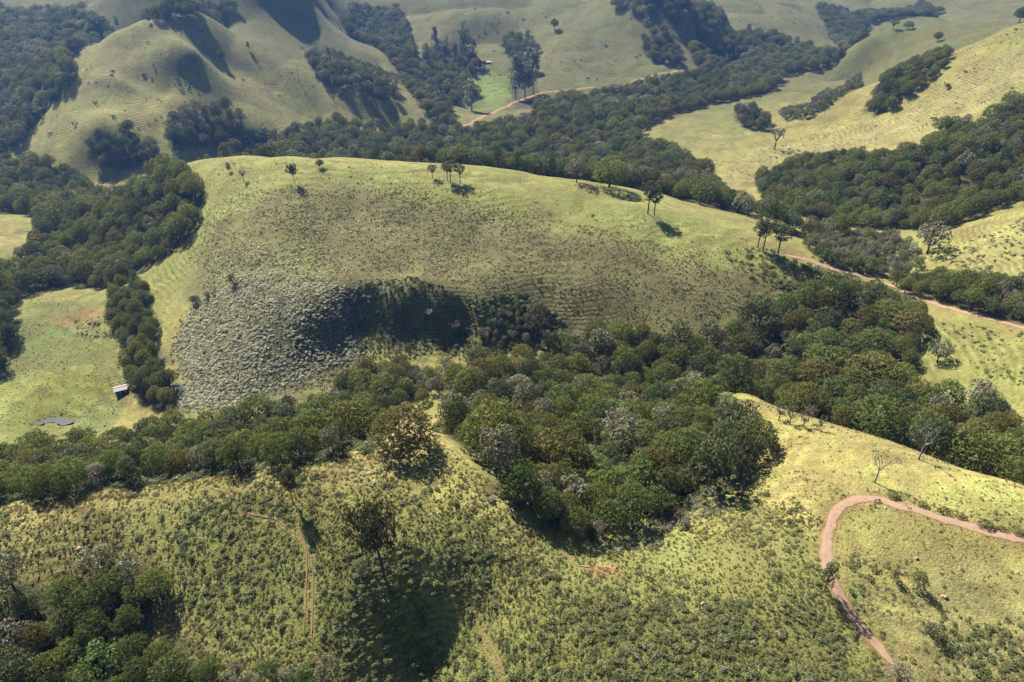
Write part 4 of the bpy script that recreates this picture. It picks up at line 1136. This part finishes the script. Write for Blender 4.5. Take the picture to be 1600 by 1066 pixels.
def house(name, px, py, L, D, Hw, rise, rz, label, wall_mat, roof_mat, windows=2, lean=False):
    b = at1(px, py)
    e = empty(name, (b.x, b.y, b.z - 0.15), rz)
    t = 0.18
    part('wall', box(L, t, Hw, (0, -D / 2 + t / 2, Hw / 2)), wall_mat, e)
    part('wall', box(L, t, Hw, (0, D / 2 - t / 2, Hw / 2)), wall_mat, e)
    for s in (-1, 1):      # gable ends
        x0, x1 = (s * (L / 2 - t), s * L / 2 - s * 0.003)
        pr = [(-D / 2 + t, 0), (D / 2 - t, 0), (D / 2 - t, Hw), (0, Hw + rise * (1 - 2 * t / D)), (-D / 2 + t, Hw)]
        V = np.array([(x0, y, z) for y, z in pr] + [(x1, y, z) for y, z in pr])
        me = bpy.data.meshes.new('gable_wall'); me.from_pydata([tuple(v) for v in V], [], [(0, 1, 2, 3, 4), (9, 8, 7, 6, 5)] + [(i, i + 5, (i + 1) % 5 + 5, (i + 1) % 5) for i in range(5)]); me.materials.append(wall_mat)
        mobj('gable_wall', me, e)
    ang = math.atan2(rise, D / 2); sl = math.hypot(rise, D / 2) + 0.5
    rf = empty('roof', (0, 0, 0), 0, None, e)
    for s in (-1, 1):
        n = int((L + 0.8) / 0.45); xs = np.linspace(-L / 2 - 0.4, L / 2 + 0.4, n * 2 + 1)
        zz = np.where(np.arange(n * 2 + 1) % 2 == 0, 0.0, 0.07)
        top = np.stack([xs, xs * 0, Hw + rise + 0.08 + zz], 1); low = np.stack([xs, xs * 0 + s * sl * math.cos(ang), Hw + rise + 0.08 + zz - sl * math.sin(ang)], 1)
        k = len(xs); V = np.concatenate([top, low, top - [0, 0, 0.06], low - [0, 0, 0.06]])
        i = np.arange(k - 1)
        F = np.concatenate([np.stack([i, i + 1, i + 1 + k, i + k], 1), np.stack([i + 2 * k, i + 3 * k, i + 1 + 3 * k, i + 1 + 2 * k], 1), np.stack([i + k, i + 1 + k, i + 1 + 3 * k, i + 3 * k], 1)])
        mobj('roof_sheet', mesh_np('roof_sheet', V, F, [roof_mat]), rf)
    part('ridge_cap', box(L + 0.9, 0.35, 0.06, (0, 0, Hw + rise + 0.17)), roof_mat, rf)
    d = part('door', box(0.9, 0.06, 1.95, (L * 0.12, -D / 2 - 0.02, 0.98)), MAT_DOOR, e)
    part('door_handle', box(0.05, 0.05, 0.14, (L * 0.12 + 0.36, -D / 2 - 0.07, 1.0)), MAT_METAL, d)
    for k in range(windows):
        x = (-L * 0.3, L * 0.36, -L * 0.1)[k]
        w = part('window', box(0.95, 0.05, 0.9, (x, -D / 2 - 0.015, 1.5)), MAT_DOOR, e)
        part('window_frame', join([box(1.1, 0.06, 0.08, (x, -D / 2 - 0.035, 1.99)), box(1.1, 0.06, 0.08, (x, -D / 2 - 0.035, 1.01)), box(0.08, 0.06, 0.9, (x - 0.51, -D / 2 - 0.035, 1.5)), box(0.08, 0.06, 0.9, (x + 0.51, -D / 2 - 0.035, 1.5))]), MAT_WHITE, w)
    tag(e, label, 'building')
    return e
house('hut', 190, 612, 5.0, 3.5, 2.2, 0.8, R(28), 'small hut with pale sheet roof beside the grove in the meadow', MAT_WHITE, MAT_ROOF, 1)
house('farmhouse', 749, 110, 15, 9, 3.0, 2.0, R(-20), 'farmhouse with blue-grey roof among the gum trees', MAT_WALL, MAT_BLUE, 3)
house('outbuilding', 738, 112, 9, 6, 2.6, 1.4, R(15), 'low outbuilding with clay roof left of the farmhouse', MAT_WALL, MAT_TILE, 2)
house('white_shed', 763, 99, 6.0, 4.0, 2.4, 0.8, R(5), 'tiny bright white shed above the farmhouse', MAT_WHITE, MAT_WHITE, 1)

def motorbike(px, py):
    b = at1(px, py)
    e = empty('motorbike', (b.x, b.y, b.z + 0.14), R(8))
    e.rotation_euler = (R(9), 0, R(8))
    def ring(cx, cz, r, w):
        a = np.linspace(0, 2 * math.pi, 19)
        return tube([(cx + math.cos(q) * r, 0, cz + math.sin(q) * r) for q in a], [w] * 19, 6)
    for cx in (-0.66, 0.66):
        wh = part('wheel', join([tube([(cx + math.cos(q) * 0.24, 0, 0.31 + math.sin(q) * 0.24), (cx - math.cos(q) * 0.24, 0, 0.31 - math.sin(q) * 0.24)], [0.012, 0.012], 4) for q in np.linspace(0, 2.8, 7)] + [tube([(cx, -0.06, 0.31), (cx, 0.06, 0.31)], [0.06, 0.06], 8)]), MAT_METAL, e)
        part('tyre', ring(cx, 0.31, 0.27, 0.055), MAT_BLACK, wh, True)
    part('fork', join([tube([(0.66, s * 0.08, 0.31), (0.42, s * 0.08, 0.98)], [0.025, 0.025], 6) for s in (-1, 1)]), MAT_METAL, e)
    part('handlebar', tube([(0.40, -0.36, 1.06), (0.42, -0.12, 1.0), (0.42, 0.12, 1.0), (0.40, 0.36, 1.06)], [0.018] * 4, 6), MAT_BLACK, e)
    part('frame', join([tube([(0.40, 0, 0.90), (0.1, 0, 0.42), (-0.2, 0, 0.36), (-0.66, 0, 0.31)], [0.03] * 4, 6), tube([(0.38, 0, 0.86), (-0.2, 0, 0.72), (-0.7, 0, 0.74)], [0.028] * 3, 6)]), MAT_BLACK, e)
    tk = np.array([(0.36, 0, 0.88), (0.25, 0, 0.9), (0.05, 0, 0.88), (-0.12, 0, 0.8)])
    part('fuel_tank', tube(tk, [0.06, 0.14, 0.14, 0.07], 8), MAT_RED, e, True)
    part('seat', tube([(-0.12, 0, 0.82), (-0.35, 0, 0.81), (-0.6, 0, 0.83), (-0.78, 0, 0.86)], [0.07, 0.1, 0.1, 0.05], 8), MAT_BLACK, e, True)
    part('engine', tube([(-0.12, 0, 0.34), (0.02, 0, 0.45), (0.1, 0, 0.6)], [0.12, 0.16, 0.1], 8), MAT_METAL, e)
    part('exhaust', tube([(0.05, -0.12, 0.36), (-0.3, -0.14, 0.3), (-0.8, -0.15, 0.42)], [0.025, 0.035, 0.045], 8), MAT_METAL, e)
    part('mudguard', tube([(-0.45, 0, 0.62), (-0.66, 0, 0.66), (-0.92, 0, 0.55)], [0.05, 0.06, 0.03], 6), MAT_RED, e)
    part('headlight', tube([(0.46, 0, 0.9), (0.52, 0, 0.92), (0.57, 0, 0.93)], [0.05, 0.09, 0.08], 8), MAT_METAL, e)
    tag(e, 'dark red motorbike parked on the hairpin road', 'motorbike')
motorbike(1370, 784)
def lump(name, px, py, r, h, mat, label, cat, seed, rz=0.0):
    b = at1(px, py); g = np.random.default_rng(seed)
    bm = bmesh.new(); bmesh.ops.create_icosphere(bm, subdivisions=3, radius=1.0)
    for v in bm.verts:
        k = 1 + 0.22 * (math.sin(v.co.x * 3.1 + seed) * math.cos(v.co.y * 2.7 + seed * 2) + 0.5 * math.sin(v.co.z * 6 + v.co.x * 5))
        v.co = Vector((v.co.x * r * k * 1.15, v.co.y * r * k, max(v.co.z, -0.25) * h * k))
    me = bpy.data.meshes.new(name); bm.to_mesh(me); bm.free(); me.shade_smooth()
    o = mobj(name, me, None, b, mat); o.rotation_euler = (0, 0, rz)
    tag(o, label, cat)
lump('termite_mound', 1475, 933, 0.55, 0.6, MAT_MOUND, 'pink termite mound on the open slope right of the hairpin', 'termite mound', 1)
lump('termite_mound', 124, 858, 0.5, 0.6, MAT_MOUND, 'pink termite mound above the lower left wood', 'termite mound', 2)
lump('termite_mound', 36, 812, 0.45, 0.5, MAT_MOUND, 'pink termite mound on the left slope near the forest edge', 'termite mound', 3)
lump('termite_mound', 1098, 944, 0.45, 0.5, MAT_MOUND, 'pink termite mound among shrubs at mid slope', 'termite mound', 4)
lump('termite_mound', 1432, 873, 0.5, 0.5, MAT_MOUND, 'pink termite mound inside the bend of the hairpin', 'termite mound', 5)
lump('white_sack', 1383, 794, 0.22, 0.3, MAT_SACK, 'small white sack lying beside the hairpin road', 'sack', 6)
def pole(px, py, h_px, label):
    b = at1(px, py); H = h_px * depth_of(b) / FPX / 0.98
    e = empty('utility_pole', b, 0.3)
    part('post', tube([(0, 0, -0.5), (0, 0, H * 0.5), (0, 0, H)], [0.2, 0.17, 0.13], 7), MAT_POST, e)
    part('crossarm', box(2.6, 0.14, 0.16, (0, -0.18, H * 0.93)), MAT_POST, e)
    for x in (-1.1, 0, 1.1): part('insulator', tube([(x, -0.18, H * 0.93 + 0.08), (x, -0.18, H * 0.93 + 0.32)], [0.07, 0.05], 6), MAT_WHITE, e)
    tag(e, label, 'utility pole')
pole(468, 130, 26, 'thin utility pole on the lower spur of the left hill')
# ------------------------------------------------------------------ the forests
fill_forests()
TX = np.array([t[0] for t in TREES]); TY = np.array([t[1] for t in TREES]); TR = np.array([t[2] for t in TREES])
TZ = ground(TX, TY)
_tr = np.random.default_rng(8)
THs = (1.0 + 0.45 * _tr.random(len(TREES))); TRot = _tr.random(len(TREES)) * 6.283; TV = _tr.integers(0, 12, len(TREES))
# far crowns keep a natural height even when broad
THs = THs * np.clip(7.5 / TR, 0.7, 1.1)
def project(x, y, z):
    d = y * math.cos(PITCH) - (z - CAM_Z) * math.sin(PITCH)
    v = y * math.sin(PITCH) + (z - CAM_Z) * math.cos(PITCH)
    return W0 / 2 + FPX * x / d, H0 / 2 - FPX * v / d, d
def seen_sizes():
    zc = TZ + TR * THs * 1.0
    px, py, d = project(TX, TY, zc)
    k = np.linspace(0.25, 0.98, 90)[None]
    gz = ground(TX[:, None] * k, np.maximum(TY[:, None] * k, -190)); rz = CAM_Z + (zc + TR * 0.5 - CAM_Z)[:, None] * k
    clear = (gz < rz).all(1)
    buf = np.full((267, 400), -1, int)
    yy, xx = np.mgrid[0:267, 0:400]
    for i in np.argsort(-d):
        if not clear[i] or d[i] < 1: continue
        cx, cy, q = px[i] / 4, py[i] / 4, FPX * TR[i] / d[i] / 4 * 0.9
        x0, x1, y0, y1 = int(max(0, cx - q - 1)), int(min(400, cx + q + 2)), int(max(0, cy - q - 1)), int(min(267, cy + q + 2))
        if x0 >= x1 or y0 >= y1: continue
        m = (xx[y0:y1, x0:x1] - cx) ** 2 + (yy[y0:y1, x0:x1] - cy) ** 2 < q * q
        buf[y0:y1, x0:x1][m] = i
    cnt = np.bincount(buf[buf >= 0], minlength=len(TREES))
    return cnt, px, py, clear
SEEN, TPX, TPY, CLEAR = seen_sizes()
N_SINGLE = 240
_order = np.argsort(-SEEN)
SINGLE = [i for i in _order[:N_SINGLE] if SEEN[i] > 0]
FORM = {'olive': 'olive domed tree', 'rust': 'rust-olive domed tree', 'dark': 'dark green tree', 'grey': 'grey-green rounded tree', 'bright': 'bright green layered tree', 'silver': 'silvery-leaved tree', 'gum': 'gum tree'}
KINDN = {'olive': 'domed_tree', 'rust': 'domed_tree', 'dark': 'broadleaf_tree', 'grey': 'rounded_tree', 'bright': 'layered_tree', 'silver': 'silvery_tree', 'gum': 'gum_tree'}
_bands = {}
for key in FOREST:
    ii = [i for i in SINGLE if TREES[i][4] == key]
    if not ii: continue
    ii.sort(key=lambda i: -TPY[i])
    nb = 1 if len(ii) < 8 else (2 if len(ii) < 24 else 3)
    for j, i in enumerate(ii):
        b = j * nb // len(ii)
        _bands.setdefault((key, ('', 'front band of ', 'middle band of ', 'back band of ')[0 if nb == 1 else (1 if b == 0 else (3 if b == nb - 1 else 2))], TREES[i][3]), []).append(i)
for (key, band, sp), ii in _bands.items():
    ii.sort(key=lambda i: TPX[i])
    words = PATCH[key][3]
    for n, i in enumerate(ii):
        short = FORM[sp].split()[0]
        if len(ii) == 1: lab = 'only %s in %s%s' % (FORM[sp], band, words)
        else: lab = '%s, %s %s from left, %s%s' % (FORM[sp], ordinal(n + 1), short, band, words)
        b = (TX[i], TY[i], TZ[i] - 0.2)
        make_tree(KINDN[sp], sp, int(TV[i]), b, TR[i], TR[i] * THs[i], TRot[i], lab, 'tree', 'trees of the ' + words)
_all_names = [k for k in SPECIES if k in FORM]
_protos, _off = [], {}
for k in _all_names:
    _off[k] = (len(_protos), len(SPECIES[k])); _protos += joined(SPECIES[k])
SF = Scatter('forest', _protos)
_rest = np.array(sorted(set(range(len(TREES))) - set(SINGLE)))
SF.add(np.stack([TX, TY, TZ - 0.2], 1)[_rest], np.stack([TR, TR, TR * THs], 1)[_rest], np.array([_off[TREES[i][3]][0] + TV[i] % _off[TREES[i][3]][1] for i in _rest]), rz=TRot[_rest])
SF.build('continuous dark green forest canopy filling the valleys', 'forest')
print('TREES', len(TREES), 'single', len(SINGLE))

# ------------------------------------------------------------------ shrubs, fern and grass tussocks
BUSH = {k: [mesh_np(k + '_bush', *shape_bush(40 + i, n, sz), [LEAF[k]]) for i in range(3)] for k, n, sz in (('shrub', 170, 0.27), ('pale', 130, 0.27), ('brown', 90, 0.30), ('dark', 260, 0.2), ('grey', 260, 0.2))}
TUFT = {k: [mesh_np(k + '_tuft', *shape_tuft(60 + i), [LEAF[k]]) for i in range(2)] for k in ('straw', 'reed')}
SH = Scatter('shrubbery', BUSH['shrub'] + BUSH['pale'] + BUSH['brown'] + BUSH['dark'] + BUSH['grey'])
SH_I = {'shrub': 0, 'pale': 3, 'brown': 6, 'dark': 9, 'grey': 12}
GR = Scatter('grass', TUFT['straw'] + TUFT['reed'])
GR_I = {'straw': 0, 'reed': 2}
_ALLROADS = [(L, w) for L, w in ROADLINES.values()]
_fm = FORD
def samples(poly, dens, r, nscale=12.0, lo=0.35, hi=0.6, forest_ok=False, seed=0, base=0.0, rag=4.0):
    x0, y0 = poly.min(0); x1, y1 = poly.max(0)
    n = int((x1 - x0) * (y1 - y0) * dens)
    X = x0 + (x1 - x0) * r.random(n); Y = y0 + (y1 - y0) * r.random(n)
    f = np.clip((vnoise(X / nscale, Y / nscale, seed) * 0.6 + vnoise(X / nscale * 3, Y / nscale * 3, seed + 1) * 0.4 - lo) / (hi - lo), base, 1)
    m = inside(poly, X + rag * fbm(X / (rag * 1.5), Y / (rag * 1.5), 3), Y + rag * fbm(X / (rag * 1.5), Y / (rag * 1.5), 8)) & (r.random(n) < f)
    X = X[m]; Y = Y[m]
    keep = np.ones(len(X), bool)
    for L, w in _ALLROADS: keep &= dist_line(L, X, Y, 5) > w * 0.5 + 0.5
    for L in PATHLINES: keep &= dist_line(L, X, Y, 3) > 0.6
    if not forest_ok: keep &= _lookup(_fm, X, Y) < 0.5
    X = X[keep]; Y = Y[keep]
    return X, Y, ground(X, Y)
_sr = np.random.default_rng(21)
SHRUBS = []   # near ones that become things of their own: x, y, z, size, kind
def shrubs(pts, kind, dens, s0, s1, seed, near=False, up=0.0, world=False, **kw):
    poly = pts if world else wpoly(pts, up)
    X, Y, Z = samples(poly, dens, _sr, seed=seed, **kw)
    if not len(X): return
    sz = s0 + (s1 - s0) * _sr.random(len(X)) ** 2.0
    hz = sz * (0.55 + 0.35 * _sr.random(len(X)))
    idx = SH_I[kind] + _sr.integers(0, 3, len(X))
    if near:
        for q in zip(X, Y, Z, sz, hz, idx): SHRUBS.append((*q, kind))
    else:
        SH.add(np.stack([X, Y, Z - 0.08 * sz], 1), np.stack([sz, sz, hz], 1), idx, rand=_sr)
def tufts(pts, kind, dens, s0, s1, seed, **kw):
    X, Y, Z = samples(wpoly(pts), dens, _sr, seed=seed, **kw)
    sz = s0 + (s1 - s0) * _sr.random(len(X)) ** 1.6
    GR.add(np.stack([X, Y, Z], 1), np.stack([sz, sz, sz * (0.35 + 0.3 * _sr.random(len(X)))], 1), GR_I[kind] + _sr.integers(0, 2, len(X)), rand=_sr)
NEAR_L = [(-60,815),(0,800),(150,775),(300,757),(450,738),(600,712),(640,690),(690,692),(760,748),(850,800),(905,862),(970,862),(1000,842),(1090,802),(1180,745),(1250,790),(1288,805),(1280,870),(1318,960),(1390,1064),(1395,1120),(-60,1120)]
shrubs(NEAR_L, 'shrub', 0.30, 0.3, 1.15, 1, near=True, lo=0.40, hi=0.62)
shrubs([(250,800),(400,770),(480,800),(470,880),(420,960),(300,960),(260,880)], 'shrub', 0.7, 0.35, 1.0, 2, near=True, lo=0.2, hi=0.5)
shrubs([(480,800),(560,780),(600,880),(560,960),(520,1066),(400,1066),(470,960)], 'shrub', 0.6, 0.3, 0.7, 12, lo=0.2, hi=0.5)
shrubs([(560,860),(700,850),(840,870),(900,930),(1000,940),(1130,930),(1260,960),(1340,1010),(1395,1066),(1395,1120),(520,1120),(540,960)], 'shrub', 1.2, 0.35, 1.15, 3, near=True, lo=0.25, hi=0.5)
shrubs([(900,960),(1130,960),(1260,980),(1360,1040),(1395,1120),(820,1120)], 'grey', 0.12, 0.6, 1.3, 4, lo=0.35, hi=0.55)
shrubs([(700,870),(900,930),(1050,950),(1000,1066),(720,1066)], 'brown', 0.30, 0.4, 0.9, 5, lo=0.35, hi=0.6)
shrubs([(900,840),(985,845),(1040,790),(1100,770),(1170,720),(1180,750),(1120,800),(1000,860),(930,870)], 'grey', 0.5, 0.7, 1.5, 6, forest_ok=True, lo=0.15, hi=0.4)
shrubs([(1010,740),(1080,770),(1160,715),(1170,745),(1060,800),(1000,800)], 'shrub', 0.5, 0.8, 1.7, 61, forest_ok=True, lo=0.1, hi=0.4)
shrubs([(1310,880),(1360,860),(1500,930),(1600,960),(1690,980),(1690,1120),(1400,1120),(1340,980)], 'shrub', 0.30, 0.45, 1.1, 7, near=True, lo=0.3, hi=0.55)
shrubs([(1340,960),(1500,960),(1600,1000),(1690,1020),(1690,1120),(1400,1120)], 'shrub', 0.9, 0.4, 1.1, 8, near=True, lo=0.35, hi=0.55)
shrubs([(1400,900),(1600,880),(1690,900),(1690,1120),(1430,1120)], 'brown', 0.16, 0.4, 0.9, 9, lo=0.4, hi=0.6)
shrubs([(400,745),(520,720),(600,712),(640,730),(600,770),(480,745)], 'pale', 0.10, 0.4, 0.9, 10, lo=0.35, hi=0.6)
tufts(NEAR_L, 'straw', 1.6, 0.25, 0.6, 13, lo=0.15, hi=0.5)
tufts([(-60,820),(0,806),(300,762),(600,716),(690,690),(690,680),(600,700),(300,744),(0,786),(-60,800)], 'straw', 2.2, 0.3, 0.7, 71, lo=0.0, hi=0.3, forest_ok=True)
shrubs([(-60,815),(0,800),(300,757),(600,712),(600,698),(300,741),(0,784),(-60,798)], 'shrub', 0.12, 0.5, 1.4, 72, lo=0.1, hi=0.5, forest_ok=True)
tufts(NEAR_L, 'reed', 0.6, 0.25, 0.6, 14, lo=0.3, hi=0.6)
SPUR = [(1130,615),(1250,648),(1400,692),(1500,732),(1600,758),(1690,775),(1690,1000),(1340,960),(1290,870),(1300,800),(1250,790),(1185,735)]
tufts(SPUR, 'straw', 0.5, 0.25, 0.55, 15, lo=0.3, hi=0.6)
shrubs(SPUR, 'brown', 0.05, 0.3, 0.7, 16, lo=0.4, hi=0.6)
shrubs(SPUR, 'shrub', 0.03, 0.35, 0.8, 17, lo=0.4, hi=0.6)
_bw = np.array([(-60,806),(0,797),(60,788),(150,774),(250,760),(330,751),(400,741),(470,731),(548,721),(600,712)])
_bl = wpoly(_bw); _bu = crest_behind(_bw[::-1], 11)
shrubs(np.concatenate([_bl + 2.0 * _bl / np.linalg.norm(_bl, axis=1)[:, None], _bu]), 'dark', 0.32, 0.9, 2.3, 84, world=True, forest_ok=True, lo=0.0, hi=0.2)
shrubs(np.concatenate([_bl + 1.0 * _bl / np.linalg.norm(_bl, axis=1)[:, None], _bu]), 'shrub', 0.2, 0.7, 1.8, 85, world=True, forest_ok=True, lo=0.0, hi=0.3)
# main hill: brown fern, dark shrubs, and the whitish slope
shrubs([(330,320),(500,300),(620,290),(760,320),(900,350),(1060,385),(1180,410),(1250,450),(1230,490),(1120,500),(990,528),(870,540),(800,500),(740,445),(600,425),(480,430),(330,430),(290,400)], 'brown', 0.5, 0.35, 0.85, 18, lo=0.2, hi=0.5)
shrubs([(330,300),(500,280),(620,280),(760,310),(900,340),(1100,370),(1200,410),(1250,450),(1230,490),(990,528),(870,540),(760,450),(600,440),(480,440),(330,430),(290,400)], 'dark', 0.09, 0.3, 0.7, 19, lo=0.35, hi=0.6)
shrubs([(320,265),(600,262),(900,320),(1180,385),(1200,410),(900,360),(600,310),(330,310)], 'dark', 0.012, 0.5, 1.2, 20, lo=0.3, hi=0.5)
shrubs([(272,530),(300,480),(345,440),(400,430),(520,440),(580,445),(560,500),(570,560),(490,600),(420,628),(340,645),(276,640),(272,590)], 'pale', 2.4, 0.3, 1.2, 22, lo=0.28, hi=0.6, rag=20.0, nscale=7.0)
WHITE_EDGE = [(268,540),(290,470),(330,420),(400,410),(540,425),(600,440),(575,500),(580,570),(490,608),(420,632),(340,650),(274,648)]
shrubs(WHITE_EDGE, 'pale', 0.5, 0.3, 0.9, 82, lo=0.2, hi=0.7, rag=22.0, nscale=14.0)
shrubs([(280,470),(330,390),(420,380),(560,400),(640,430),(600,460),(400,440),(320,470)], 'pale', 0.28, 0.3, 0.9, 86, lo=0.3, hi=0.65, rag=25.0)
shrubs(WHITE_EDGE, 'shrub', 0.45, 0.3, 0.9, 83, lo=0.2, hi=0.6, rag=22.0)
shrubs([(272,530),(300,480),(345,440),(400,430),(520,440),(580,445),(560,500),(570,560),(490,600),(420,628),(340,645),(276,640)], 'grey', 0.3, 0.35, 1.1, 23, lo=0.1, hi=0.5, rag=18.0)
shrubs([(320,340),(380,310),(440,350),(430,420),(350,430),(310,390)], 'pale', 0.16, 0.5, 1.0, 24, lo=0.4, hi=0.6)
shrubs([(440,330),(700,350),(760,400),(720,445),(560,440),(450,440)], 'pale', 0.06, 0.5, 1.0, 25, lo=0.4, hi=0.6)
shrubs([(520,450),(620,435),(745,462),(735,530),(640,560),(560,560),(540,500)], 'dark', 0.6, 0.6, 1.2, 26, lo=0.0, hi=0.3)  # dark leaves massed here to deepen the shade of the steep hollow
shrubs([(740,470),(830,455),(880,500),(900,545),(780,555),(700,560),(720,520)], 'shrub', 0.35, 0.8, 1.8, 27, lo=0.0, hi=0.4)
shrubs([(1120,395),(1190,385),(1260,420),(1280,450),(1240,480),(1180,440)], 'shrub', 0.14, 0.8, 2.0, 28, lo=0.2, hi=0.5)
tufts(MAIN, 'straw', 0.12, 0.3, 0.7, 29, lo=0.2, hi=0.6)
# meadow, saddle and right slopes
MEADOW = [(20,480),(60,462),(160,465),(185,540),(200,610),(205,640),(160,690),(0,720),(-40,700),(-40,600),(30,560)]
tufts(MEADOW, 'reed', 0.22, 0.25, 0.6, 30, lo=0.25, hi=0.55)
shrubs(MEADOW, 'shrub', 0.010, 0.35, 0.9, 31, lo=0.35, hi=0.6)
shrubs([(110,500),(165,505),(180,530),(120,525)], 'dark', 0.12, 0.6, 1.6, 32, lo=0.1, hi=0.4)
shrubs([(40,655),(75,645),(120,648),(125,664),(90,672),(45,672)], 'pale', 0.10, 0.3, 0.7, 33, lo=0.0, hi=0.4)
shrubs([(1460,400),(1600,340),(1690,330),(1690,425),(1500,422)], 'grey', 0.14, 0.7, 1.5, 34, lo=0.25, hi=0.55)
shrubs([(1470,500),(1600,520),(1690,545),(1690,640),(1590,610),(1500,560)], 'shrub', 0.12, 0.5, 1.5, 35, lo=0.25, hi=0.55)
shrubs([(1270,395),(1440,430),(1460,465),(1380,440),(1300,432),(1260,420)], 'shrub', 0.2, 0.7, 1.8, 36, lo=0.1, hi=0.5)
shrubs([(1255,416),(1300,426),(1385,450),(1450,478),(1445,488),(1380,464),(1300,440),(1250,428)], 'shrub', 0.45, 1.4, 3.2, 73, lo=0.0, hi=0.3, forest_ok=True)
RHILL = [(1130,275),(1200,230),(1300,190),(1400,170),(1500,100),(1600,40),(1690,20),(1690,110),(1560,150),(1450,205),(1330,232),(1190,262),(1170,300)]
shrubs(RHILL, 'shrub', 0.030, 0.5, 1.2, 37, lo=0.3, hi=0.6)
tufts(RHILL, 'straw', 0.05, 0.5, 1.1, 38, lo=0.2, hi=0.6)
shrubs([(60,250),(120,110),(250,30),(330,30),(450,110),(640,178),(400,220),(130,255)], 'dark', 0.006, 0.5, 1.5, 39, lo=0.3, hi=0.6)
shrubs([(660,20),(780,5),(960,8),(1060,95),(950,130),(760,140),(700,110)], 'dark', 0.003, 0.7, 2.0, 43, lo=0.3, hi=0.6)
for q, pts in enumerate([[(660,20),(780,5),(960,8),(1060,95),(950,130),(760,140),(700,110)], [(60,250),(120,110),(250,30),(330,30),(450,110),(640,178),(400,220),(130,255)], [(1000,5),(1200,5),(1320,60),(1200,100),(1070,95)], [(1130,275),(1200,230),(1400,170),(1600,40),(1600,140),(1330,232)], [(380,5),(520,20),(640,140),(560,130),(450,90)]]):
    shrubs(pts, 'dark', 0.0012, 1.6, 3.8, 90 + q, lo=0.35, hi=0.6)
for k, (mix, r0, r1, wd) in PATCH.items():        # undergrowth along and inside the woods
    p = FOREST[k]; c = p.mean(0)
    if c[1] > 620: continue
    g = c + (p - c) * 1.03
    shrubs(g, 'dark', 0.020, 1.0, 2.4, 50, world=True, forest_ok=True, lo=0.0, hi=0.3)
    shrubs(g, 'grey', 0.014, 0.9, 2.2, 51, world=True, forest_ok=True, lo=0.1, hi=0.4)
    shrubs(g, 'shrub', 0.016, 0.9, 2.2, 52, world=True, forest_ok=True, lo=0.1, hi=0.4)
# the larger near shrubs are things of their own
ANCHORS = [('the leaning lone tree', at1(602, 908)), ('the rust-olive domed tree', at1(632, 694)), ('the thin tree on the left crest', at1(456, 780)), ('the dark bushy tree by the road', at1(1288, 922)),
 ('the airy tree above the hairpin', at1(1366, 754)), ('the lower left wood', at1(230, 900)), ('the near tip of the gully forest', at1(915, 850)), ('the red trail at the bottom edge', at1(770, 1015)),
 ('the double red trail on the left', at1(480, 930)), ('the round grey bush right of the road', at1(1452, 985)), ('the lower end of the hairpin road', at1(1396, 1040)), ('the pink termite mound on the right', at1(1475, 932)), ('the pink termite mound on the left', at1(124, 857)), ('the bare soil patch mid slope', at1(940, 890))]
_q = [(i, s[3] / depth_of(s)) for i, s in enumerate(SHRUBS)]
_vis = []
for i, sz in sorted(_q, key=lambda t: -t[1]):
    x, y, z = SHRUBS[i][:3]; px, py, d = project(x, y, z)
    if 8 < px < 1592 and 8 < py < 1058: _vis.append(i)
_pick = set(_vis[:230])
_near = {}
for i in _pick:
    x, y, z = SHRUBS[i][:3]
    ds = [math.hypot(x - a.x, y - a.y) for _, a in ANCHORS]
    k = int(np.argmin(ds)); _near.setdefault(k, []).append((ds[k], i))
for k, L in _near.items():
    L.sort()
    for n, (dd, i) in enumerate(L):
        x, y, z, sz, hz, idx, kind = SHRUBS[i]
        o = mobj('shrub', BUSH[kind][int(idx) - SH_I[kind]], None, (x, y, z - 0.08 * sz)); o.scale = (sz, sz, hz); o.rotation_euler = (0, 0, (i * 2.4) % 6.28)
        tag(o, 'large green shrub, %s nearest to %s' % (ordinal(n + 1), ANCHORS[k][0]), 'shrub', 'large shrubs on the near slopes')
_rs = [s for i, s in enumerate(SHRUBS) if i not in _pick]
SH.add(np.array([(s[0], s[1], s[2] - 0.08 * s[3]) for s in _rs]), np.array([(s[3], s[3], s[4]) for s in _rs]), np.array([s[5] for s in _rs]), rand=_sr)
SH.build('small shrubs and fern scattered thickly over the slopes', 'shrubs')
GR.build('tufts of straw-coloured and green grass on the pasture', 'grass')
print('SHRUBS', sum(map(len, SH.P)), 'GRASS', sum(map(len, GR.P)))

# ------------------------------------------------------------------ the hazy morning air
def haze(density, color, aniso):
    z0 = float(_GZ.min()) - 1.5; z1 = max(float(_GZ.max()), CAM_Z) + 45
    bm = bmesh.new()
    bmesh.ops.create_cube(bm, size=1.0)
    me = bpy.data.meshes.new('haze'); bm.to_mesh(me); bm.free()
    o = mobj('haze', me)
    xr = float(np.abs(_GX).max()) + 200
    o.scale = (2 * xr, 7000 + 900, z1 - z0); o.location = (0, (7000 - 500) / 2, (z0 + z1) / 2)
    m, nt, out = new_mat('haze_air')
    v = N(nt, 'ShaderNodeVolumePrincipled')
    v.inputs['Color'].default_value = (*color, 1); v.inputs['Density'].default_value = density; v.inputs['Anisotropy'].default_value = aniso
    nt.links.new(v.outputs[0], out.inputs['Volume'])
    me.materials.append(m)
    tag(o, 'thin blue haze filling the air over the valley', 'haze', kind='stuff')
haze(0.00013, (0.22, 0.44, 1.0), 0.4)
